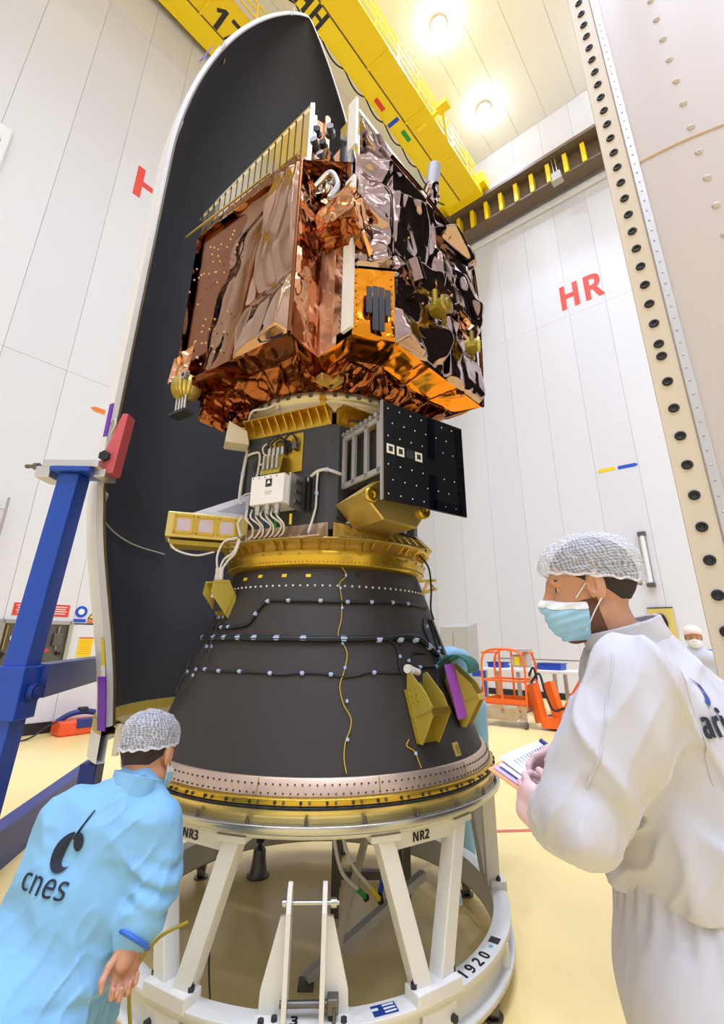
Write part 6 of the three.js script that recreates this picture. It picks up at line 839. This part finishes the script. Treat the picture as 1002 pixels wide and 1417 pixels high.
// ---------------------------------------------------------------- man in light blue crouching at the ring
{
  const p = thing('person', 'person in light blue gown and hairnet crouching towards the ring', 'person');
  const hm = headMatrix([-0.488, 1.122, 1.372], Math.PI - 0.2, 0.28, -0.08);
  const side = [0.95, -0.3, -0.1], hips = [-0.665, 0.52, 1.58], waist = [-0.625, 0.66, 1.51], mid = [-0.575, 0.8, 1.475], chest = [-0.53, 0.93, 1.45], sl = [-0.672, 0.95, 1.45], sr = [-0.405, 0.94, 1.44], er = [-0.375, 0.8, 1.47], wr = [-0.39, 0.725, 1.53], el = [-0.76, 0.77, 1.38], wl = [-0.7, 0.75, 1.2];
  const body = blend([ecap(hips, waist, side, 0.19, 0.15, 0.185, 0.125), ecap(waist, mid, side, 0.185, 0.125, 0.185, 0.12), ecap(mid, chest, side, 0.185, 0.12, 0.17, 0.105), ecap(chest, [-0.5, 1.045, 1.418], side, 0.165, 0.1, 0.08, 0.07), cap(sl, el, 0.078, 0.068), cap(el, wl, 0.068, 0.05), cap(sr, er, 0.076, 0.066), cap(er, wr, 0.064, 0.05), cap(hips, [-0.62, 0.45, 1.3], 0.15, 0.12), cap(hips, [-0.66, 0.33, 1.6], 0.17, 0.18), cap([-0.76, 0.5, 1.55], [-0.75, 0.43, 1.28], 0.13, 0.11)], [0, 0.05, 0.05, 0.06, 0.05, 0.03, 0.045, 0.025, 0.08, 0.08, 0.06]);
  const gown = (x, y, z) => { let d = body(x, y, z) + 0.014 * noise(x * 6, y * 5 + x * 4, z * 6) - 0.014 * crease(noise(x * 6 + y * 5, y * 3 - x * 4, z * 6), 5) - 0.005 * crease(noise(x * 13 - y * 7, y * 9, z * 13), 6) + 0.009; const e2 = Math.hypot(x + 0.36, y - 0.8, z - 1.48); if (e2 < 0.13) d += 0.007 * Math.sin((y + 0.5 * x) * 120) * smooth(0.13, 0.04, e2); const k = y + 0.3 * (x + 0.62) - 0.645; d += 0.007 * Math.exp(-(k * k) / 0.0003); return Math.max(d, 0.2 - y); };
  mesh('gown', sdfMesh(gown, [-1.02, 0.14, 1.05], [-0.2, 1.15, 1.9], 0.0075), pm.blue, p);
  mesh('collar', sdfMesh((x, y, z) => { const t = V(x + 0.5, y - 1.03, z - 1.42), ax = V(0.16, 0.95, -0.26).normalize(), a = t.dot(ax), q = t.addScaledVector(ax, -a).length(); return Math.max(Math.abs(q - 0.074 - 0.003 * noise(x * 30, y * 30, z * 30)) - 0.0065, a - 0.045, -0.05 - a); }, [-0.62, 0.92, 1.3], [-0.38, 1.12, 1.55], 0.0048), pm.blue, p);
  mesh('cuff_band', G().add(new THREE.TorusGeometry(0.05, 0.006, 8, 30), [-0.393, 0.71, 1.54], new THREE.Quaternion().setFromUnitVectors(V(0, 0, 1), V(-0.34, -0.76, 0.55).normalize())), pm.cuff, p);
  const legs = blend([cap([-0.62, 0.42, 1.3], [-0.58, 0.1, 1.5], 0.1, 0.075), cap([-0.76, 0.4, 1.28], [-0.76, 0.1, 1.46], 0.1, 0.075)], 0.03); mesh('trousers', sdfMesh(legs, [-0.95, 0.04, 1.1], [-0.4, 0.6, 1.65], 0.011), pm.blue, p);
  for (const [x, z] of [[-0.58, 1.5], [-0.76, 1.46]]) mesh('shoe', sdfMesh(blend([ecap([x, 0.045, z + 0.05], [x + 0.03, 0.035, z - 0.16], [1, 0, 0], 0.045, 0.045, 0.05, 0.035), cap([x, 0.05, z], [x, 0.12, z], 0.06, 0.06)], 0.03), [x - 0.15, 0, z - 0.3], [x + 0.15, 0.2, z + 0.2], 0.009), pm.shoe, p);
  const core = blend([ecap(hips, chest, side, 0.13, 0.09, 0.13, 0.085), cap(chest, [-0.49, 1.07, 1.41], 0.075, 0.056), cap(sl, el, 0.05, 0.042), cap(el, wl, 0.04, 0.028), cap(sr, er, 0.05, 0.042), cap(er, [-0.4, 0.67, 1.565], 0.04, 0.026), cap(hips, [-0.62, 0.42, 1.3], 0.08, 0.06), cap([-0.62, 0.42, 1.3], [-0.58, 0.1, 1.5], 0.055, 0.04), cap(hips, [-0.76, 0.4, 1.28], 0.08, 0.06), cap([-0.76, 0.4, 1.28], [-0.76, 0.1, 1.46], 0.055, 0.04)], 0.03);
  mesh('body', merged([sdfMesh(core, [-0.95, 0.03, 1.1], [-0.2, 1.15, 1.8], 0.014), buildHead(p, hm, { netScale: 0.95 }), handGeo([-0.396, 0.7, 1.548], [-0.85, 0.1, 0.5], [-0.12, -0.95, 0.25], [-0.3, 0.35, 0.85], [1.0, 1.05, 1.1, 1.15], 0.65, 0.82), handGeo([-0.69, 0.745, 1.17], [0.9, 0.2, 0.1], [0.2, -0.15, -0.95], [0, -1, 0.1], [0.3, 0.35, 0.4, 0.4], 0.5, 0.95)]), pm.skin2, p);
  // logo on the back
  const Rg = [0.985, -0.16, -0.02], Up = [0.16, 0.96, -0.22], org = [-0.607, 0.905, 1.6], lay = (g) => { g.scale(0.92, 0.92, 1); return drape(g, org, Rg, Up, gown, 0.004); };
  const cn = textGeo('cnes', 0.056, 0.001, fontR, 5); cn.translate(-0.02, -0.062, 0); mesh('lettering', lay(cn), pm.navy, p);
  const c = new THREE.Shape(); c.moveTo(0.006, 0.075); c.bezierCurveTo(-0.045, 0.055, -0.048, -0.005, -0.012, -0.026); c.bezierCurveTo(0.006, -0.034, 0.02, -0.02, 0.028, -0.008); c.bezierCurveTo(0.012, -0.018, 0.0, -0.01, 0.0, 0.008); c.bezierCurveTo(0.0, 0.03, 0.006, 0.055, 0.012, 0.072);
  const ex = (sh) => new THREE.ExtrudeGeometry(sh, { depth: 0.001, bevelEnabled: false, curveSegments: 10 });
  mesh('emblem', lay(ex(c)), pm.navy, p); const dot = new THREE.Shape(); dot.absellipse(0.03, 0.052, 0.015, 0.024, 0, Math.PI * 2, false, 0.3); mesh('emblem', lay(ex(dot)), pm.navy, p);
  mesh('emblem', lay(ex(new THREE.Shape((() => { const q = []; for (let k = 0; k <= 12; k++) q.push([0.009 + 0.026 * k / 12, 0.055 + 0.08 * k / 12]); for (let k = 12; k >= 0; k--) q.push([0.015 + 0.024 * k / 12, 0.055 + 0.08 * k / 12]); return q; })().map((q) => new THREE.Vector2(...q))))), pm.navy, p);
}
// ---------------------------------------------------------------- others in the hall
{ // person in blue behind the cone, stooping
  const p = thing('person', 'person in blue gown stooping behind the green covered bracket', 'person', [-0.08, -0.02, 0]), hm = headMatrix([0.86, 1.36, -1.12], 2.4, 0.5, 0);
  const side = [0, 0, 1], sh = blend([ecap([1.14, 1.0, -0.95], [1.06, 1.33, -0.98], side, 0.2, 0.15, 0.2, 0.13), cap([1.06, 1.34, -0.98], [0.92, 1.38, -1.06], 0.14, 0.07), cap([1.12, 1.38, -0.83], [1.14, 1.1, -0.8], 0.085, 0.075), cap([1.14, 1.1, -0.8], [0.98, 0.95, -0.75], 0.07, 0.05), cap([1.02, 1.36, -1.18], [0.92, 1.1, -1.25], 0.08, 0.06), cap([1.14, 1.0, -0.95], [1.1, 0.45, -0.95], 0.2, 0.22)], 0.06);
  const gw = (x, y, z) => Math.max(sh(x, y, z) + 0.012 * noise(x * 8, y * 5, z * 8) + 0.006 * Math.abs(noise(x * 18, y * 9, z * 18)), 0.4 - y);
  mesh('gown', sdfMesh(gw, [0.6, 0.35, -1.5], [1.5, 1.6, -0.55], 0.014), pm.blue2, p);
  mesh('trousers', sdfMesh(blend([cap([1.08, 0.6, -0.85], [1.08, 0.1, -0.85], 0.1, 0.08), cap([1.1, 0.6, -1.06], [1.1, 0.1, -1.06], 0.1, 0.08)], 0.03), [0.9, 0.04, -1.2], [1.3, 0.8, -0.7], 0.016), pm.blue2, p);
  for (const z of [-0.85, -1.06]) mesh('shoe', sdfMesh(blend([ecap([1.12, 0.045, z], [0.94, 0.035, z], side, 0.045, 0.045, 0.05, 0.035), cap([1.09, 0.06, z], [1.09, 0.12, z], 0.06, 0.06)], 0.03), [0.8, 0, z - 0.12], [1.25, 0.2, z + 0.12], 0.012), pm.shoe, p);
  mesh('body', merged([sdfMesh(blend([ecap([1.12, 0.95, -0.95], [1.04, 1.32, -0.98], side, 0.14, 0.1, 0.14, 0.09), cap([1.04, 1.32, -0.98], [0.9, 1.33, -1.08], 0.08, 0.06), cap([1.08, 0.9, -0.85], [1.08, 0.1, -0.85], 0.08, 0.045), cap([1.1, 0.9, -1.06], [1.1, 0.1, -1.06], 0.08, 0.045)], 0.03), [0.7, 0.03, -1.4], [1.4, 1.5, -0.65], 0.018), buildHead(p, hm, { cell: 0.005 }), handGeo([0.96, 0.94, -0.74], [0.1, 0.3, 0.9], [-0.9, -0.3, 0.1], [0.1, -0.9, 0.3], [0.4, 0.5, 0.5, 0.5], 0.5, 0.95)]), pm.skin2, p);
}
{ // distant person in white by the back wall
  const px = 4.19, pz = -2.6, p = thing('person', 'distant person in white gown with pink hairnet and white mask', 'person'), hm = headMatrix([px, 1.575, pz], -0.55, 0.05, 0);
  const side = [0.83, 0, 0.56], gw = blend([ecap([px, 0.95, pz], [px, 1.33, pz], side, 0.19, 0.14, 0.21, 0.13), ecap([px, 1.33, pz], [px, 1.44, pz], side, 0.19, 0.11, 0.08, 0.07), cap([px + 0.17, 1.36, pz + 0.12], [px + 0.22, 1.08, pz + 0.16], 0.075, 0.065), cap([px + 0.22, 1.08, pz + 0.16], [px + 0.12, 0.98, pz + 0.32], 0.06, 0.045), cap([px - 0.17, 1.36, pz - 0.1], [px - 0.22, 1.08, pz - 0.12], 0.075, 0.065), cap([px - 0.22, 1.08, pz - 0.12], [px - 0.18, 0.98, pz + 0.08], 0.06, 0.045), cap([px, 0.95, pz], [px, 0.4, pz], 0.19, 0.2)], 0.05);
  mesh('gown', sdfMesh((x, y, z) => Math.max(gw(x, y, z) + 0.01 * noise(x * 9, y * 6, z * 9), 0.35 - y), [px - 0.45, 0.3, pz - 0.4], [px + 0.45, 1.56, pz + 0.5], 0.016), pm.white, p);
  mesh('trousers', sdfMesh(blend([cap([px - 0.09, 0.5, pz - 0.06], [px - 0.09, 0.1, pz - 0.06], 0.09, 0.08), cap([px + 0.09, 0.5, pz + 0.06], [px + 0.09, 0.1, pz + 0.06], 0.09, 0.08)], 0.02), [px - 0.3, 0.04, pz - 0.3], [px + 0.3, 0.7, pz + 0.3], 0.016), pm.white, p);
  for (const d of [-1, 1]) mesh('shoe', sdfMesh(blend([ecap([px + d * 0.09, 0.045, pz + d * 0.06], [px + d * 0.09 - 0.08, 0.035, pz + d * 0.06 + 0.14], side, 0.045, 0.045, 0.05, 0.035), cap([px + d * 0.09, 0.06, pz + d * 0.06], [px + d * 0.09, 0.12, pz + d * 0.06], 0.06, 0.06)], 0.03), [px - 0.35, 0, pz - 0.25], [px + 0.3, 0.2, pz + 0.4], 0.014), pm.shoe, p);
  mesh('body', merged([sdfMesh(blend([ecap([px, 0.9, pz], [px, 1.36, pz], side, 0.14, 0.1, 0.15, 0.09), cap([px, 1.36, pz], [px, 1.5, pz], 0.07, 0.055)], 0.03), [px - 0.3, 0.7, pz - 0.25], [px + 0.3, 1.56, pz + 0.25], 0.018), buildHead(p, hm, { cell: 0.005, net: pm.pinkNet, band: pm.pinkNet, maskMat: pm.maskWhite }), handGeo([px + 0.11, 0.97, pz + 0.34], [0, 1, 0], [-0.3, 0, 0.95], [-1, 0, 0], [0.4, 0.5, 0.5, 0.5], 0.5, 0.95)]), pm.skin, p);
}
// ---------------------------------------------------------------- equipment by the back wall
{ // orange boom lift: basket and arm
  const b = thing('boom_lift', 'orange articulated boom lift with a tubular basket', 'lift', [3.2, 0, -6.72], -0.62);
  const tube = G(), r = 0.022, W = 0.4, D = 0.36;
  const basket = new THREE.Group(); basket.name = 'basket'; b.add(basket);
  for (const z of [-D, D]) mesh('basket_rail', G().tube([[-W, 0.3, z], [-W, 1.2, z], [-W + 0.1, 1.33, z], [W - 0.1, 1.33, z], [W, 1.2, z], [W, 0.3, z]], r, 60), mat.orange, basket);
  for (const x of [-W, W]) mesh('basket_rail', G().rod([x, 1.3, -D], [x, 1.3, D], r).rod([x, 0.8, -D], [x, 0.8, D], r), mat.orange, basket); for (const z of [-D, D]) mesh('mid_rail', G().rod([-W, 0.8, z], [W, 0.8, z], r), mat.orange, basket);
  for (const z of [-D, D]) mesh('upright', G().rod([-0.05, 0.3, z], [-0.05, 1.33, z], r), mat.orange, basket);
  mesh('basket_floor', G().box(W * 2, 0.05, D * 2, [0, 0.3, 0]), mat.steelDark, basket); mesh('toe_board', G().box(W * 2, 0.16, 0.012, [0, 0.4, D]).box(W * 2, 0.16, 0.012, [0, 0.4, -D]).box(0.012, 0.16, D * 2, [-W, 0.4, 0]), mat.orange, basket);
  mesh('plastic_wrap', foil([-W - 0.02, 0.12, D + 0.03], [W, 0.12, D + 0.03], [W, 0.38, D + 0.03], [-W - 0.02, 0.38, D + 0.03], { big: 0.2, bigTilt: 0.3, small: 0.08, smallTilt: 0.2, step: 0.03, s: 901 }), phys('#b9a58a', 0.2, 0.1), basket);
  mesh('control_box', G().rbox(0.34, 0.22, 0.2, 0.03, [0.32, 1.16, 0.2]).rbox(0.42, 0.06, 0.3, 0.02, [0.3, 1.36, 0.2]), mat.greyBox, b); mesh('control_panel', G().box(0.1, 0.16, 0.02, [0.28, 1.16, 0.31]), mat.yellowMark, b);
  const boom = new THREE.Group(); boom.name = 'boom'; boom.position.x = -0.26; b.add(boom); mesh('lower_arm', G().bar([0.72, 0.75, 0.1], [0.86, 0.12, 0.2], 0.14, 0.2).bar([1.02, 0.8, 0.1], [1.2, 0.12, 0.2], 0.12, 0.2).bar([0.85, 0.13, 0.2], [1.6, 0.13, 0.1], 0.16, 0.18).bar([1.25, 0.2, 0.1], [1.75, 0.95, 0.0], 0.14, 0.24), mat.orange, boom); mesh('hydraulic_hose', G().tube([[0.74, 0.78, 0.25], [0.9, 0.95, 0.25], [1.0, 0.6, 0.28], [1.12, 0.35, 0.3], [1.3, 0.4, 0.28]], 0.022, 40), mat.black, boom); mesh('hydraulic_hose', G().tube([[0.7, 0.9, 0.2], [0.8, 1.05, 0.22], [0.86, 0.85, 0.25]], 0.02, 24), mat.black, boom); mesh('cylinder', G().rod([1.3, 0.25, 0.2], [1.7, 0.9, 0.14], 0.04), mat.black, boom);
  mesh('wheel', G().cyl(0.06, 0.06, 0.05, [0.62, 0.06, 0.36], [0, 0, Math.PI / 2]), mat.steelDark, boom); mesh('wheel', G().cyl(0.06, 0.06, 0.05, [1.5, 0.06, 0.3], [0, 0, Math.PI / 2]), mat.black, boom); mesh('chassis', G().rbox(0.9, 0.16, 0.5, 0.03, [1.3, 0.12, -0.15]).cyl(0.06, 0.06, 0.05, [1.0, 0.06, -0.45], [0, 0, Math.PI / 2]), mat.dark, boom);
}
{ const c = thing('metal_cabinet', 'grey sloping top metal cabinet standing by the back wall', 'cabinet', hall(-6.35, 0, 11.6), HALL_TURN);
  mesh('body', G().extr([[-0.3, 0], [0.3, 0], [0.3, 1.86], [-0.3, 1.98]], 0.8, [0, 0, 0], [0, -Math.PI / 2, 0]), mat.greyBox, c); for (const x of [-0.2, 0.2]) mesh('door', G().rbox(0.38, 1.6, 0.02, 0.004, [x, 0.92, 0.31]), mat.greyBox, c); mesh('handle', G().box(0.02, 0.14, 0.03, [0.03, 1.0, 0.33]), mat.steelDark, c); }
{ const t = thing('work_table', 'white work table with steel legs behind the orange lift', 'table', hall(-4.1, 0, 11.2), HALL_TURN);
  mesh('table_top', G().rbox(2.6, 0.06, 0.8, 0.01, [0, 0.9, 0]), mat.white, t); for (const x of [-1.2, -0.4, 0.4, 1.2]) for (const z of [-0.34, 0.34]) mesh('leg', G().box(0.07, 0.87, 0.07, [x, 0.435, z]), mat.steel, t); mesh('back_rail', G().box(2.6, 0.03, 0.03, [0, 1.12, -0.38]).box(0.03, 0.22, 0.03, [-1.25, 1.02, -0.38]).box(0.03, 0.22, 0.03, [1.25, 1.02, -0.38]), mat.steel, t);
  for (const [x, w, h, m, lab] of [[-1.0, 0.4, 0.12, mat.blueSteel, 'flat blue crate on the work table end'], [-0.35, 0.6, 0.1, mat.white, 'white carton on the work table'], [0.25, 0.5, 0.14, mat.blueSteel, 'blue crate beside the white carton on the table']]) { const q = thing('crate', lab, 'crate', hall(-4.1 + x, 0.93, 11.2), HALL_TURN); mesh('box', G().rbox(w, h, 0.4, 0.02, [0, h / 2, 0]), m, q); mesh('rim', G().box(w + 0.03, 0.02, 0.43, [0, h - 0.01, 0]), m, q); } }
{ const b = thing('blue_rack', 'blue perforated upright rack beside the stooping person', 'rack', hall(-5.75, 0, 9.9), HALL_TURN); for (const x of [-0.09, 0.09]) mesh('upright', G().rbox(0.14, 1.34, 0.08, 0.04, [x, 0.67, 0]), mat.blueSteel, b); const h = G(); for (const x of [-0.09, 0.09]) for (let k = 0; k < 8; k++) h.cyl(0.012, 0.012, 0.006, [x + 0.03, 0.5 + k * 0.1, 0.042], [Math.PI / 2, 0, 0], 8); mesh('holes', h, mat.white, b); mesh('cross_bar', G().box(0.9, 0.12, 0.06, [0.45, 0.85, -0.02]).box(0.08, 0.8, 0.06, [0.86, 0.4, -0.02]), mat.blueSteel, b); }
{ const b = thing('blue_container', 'large blue container behind the distant person', 'container', hall(-0.1, 0, 10.2), HALL_TURN); mesh('box', G().rbox(2.2, 1.35, 0.9, 0.03, [0, 0.68, 0]), mat.blueDark, b); mesh('lid', G().rbox(2.26, 0.12, 0.96, 0.03, [0, 1.36, 0]), mat.blueSteel, b); mesh('white_band', G().box(2.21, 0.05, 0.91, [0, 1.26, 0]), mat.white, b); mesh('lower_panel', G().box(2.22, 0.5, 0.92, [0, 0.6, 0]), mat.cream, b); }
{ const c = thing('tool_case', 'orange red tool case with blue handles by the black skirting', 'case', hall(-9.08, 0, 3.5), HALL_TURN + Math.PI / 2); mesh('case', G().rbox(0.62, 0.22, 0.4, 0.04, [0, 0.11, 0]), mat.orangeHand, c); mesh('blue_insert', G().rbox(0.34, 0.14, 0.08, 0.02, [0.1, 0.17, 0.18]).cyl(0.05, 0.05, 0.1, [0.22, 0.16, 0.2], [Math.PI / 2, 0, 0]), mat.blueDark, c); mesh('tool', G().tube([[-0.3, 0.2, 0], [-0.15, 0.3, 0.05], [0.05, 0.33, 0.05], [0.28, 0.29, 0]], 0.045, 30), mat.blueDark, c); mesh('tool_grip', G().rbox(0.16, 0.08, 0.1, 0.03, [0.04, 0.36, 0.05]), mat.black, c); mesh('cable', G().tube([[-0.2, 0.26, 0], [-0.45, 0.15, 0.05], [-0.7, 0.02, 0.1], [-1.3, 0.012, 0.15]], 0.014, 40), mat.black, c); }
scene.traverse((o) => { if (o.isMesh) { o.castShadow = true; o.receiveShadow = true; } });
camera.updateProjectionMatrix();
renderer.render(scene, camera);
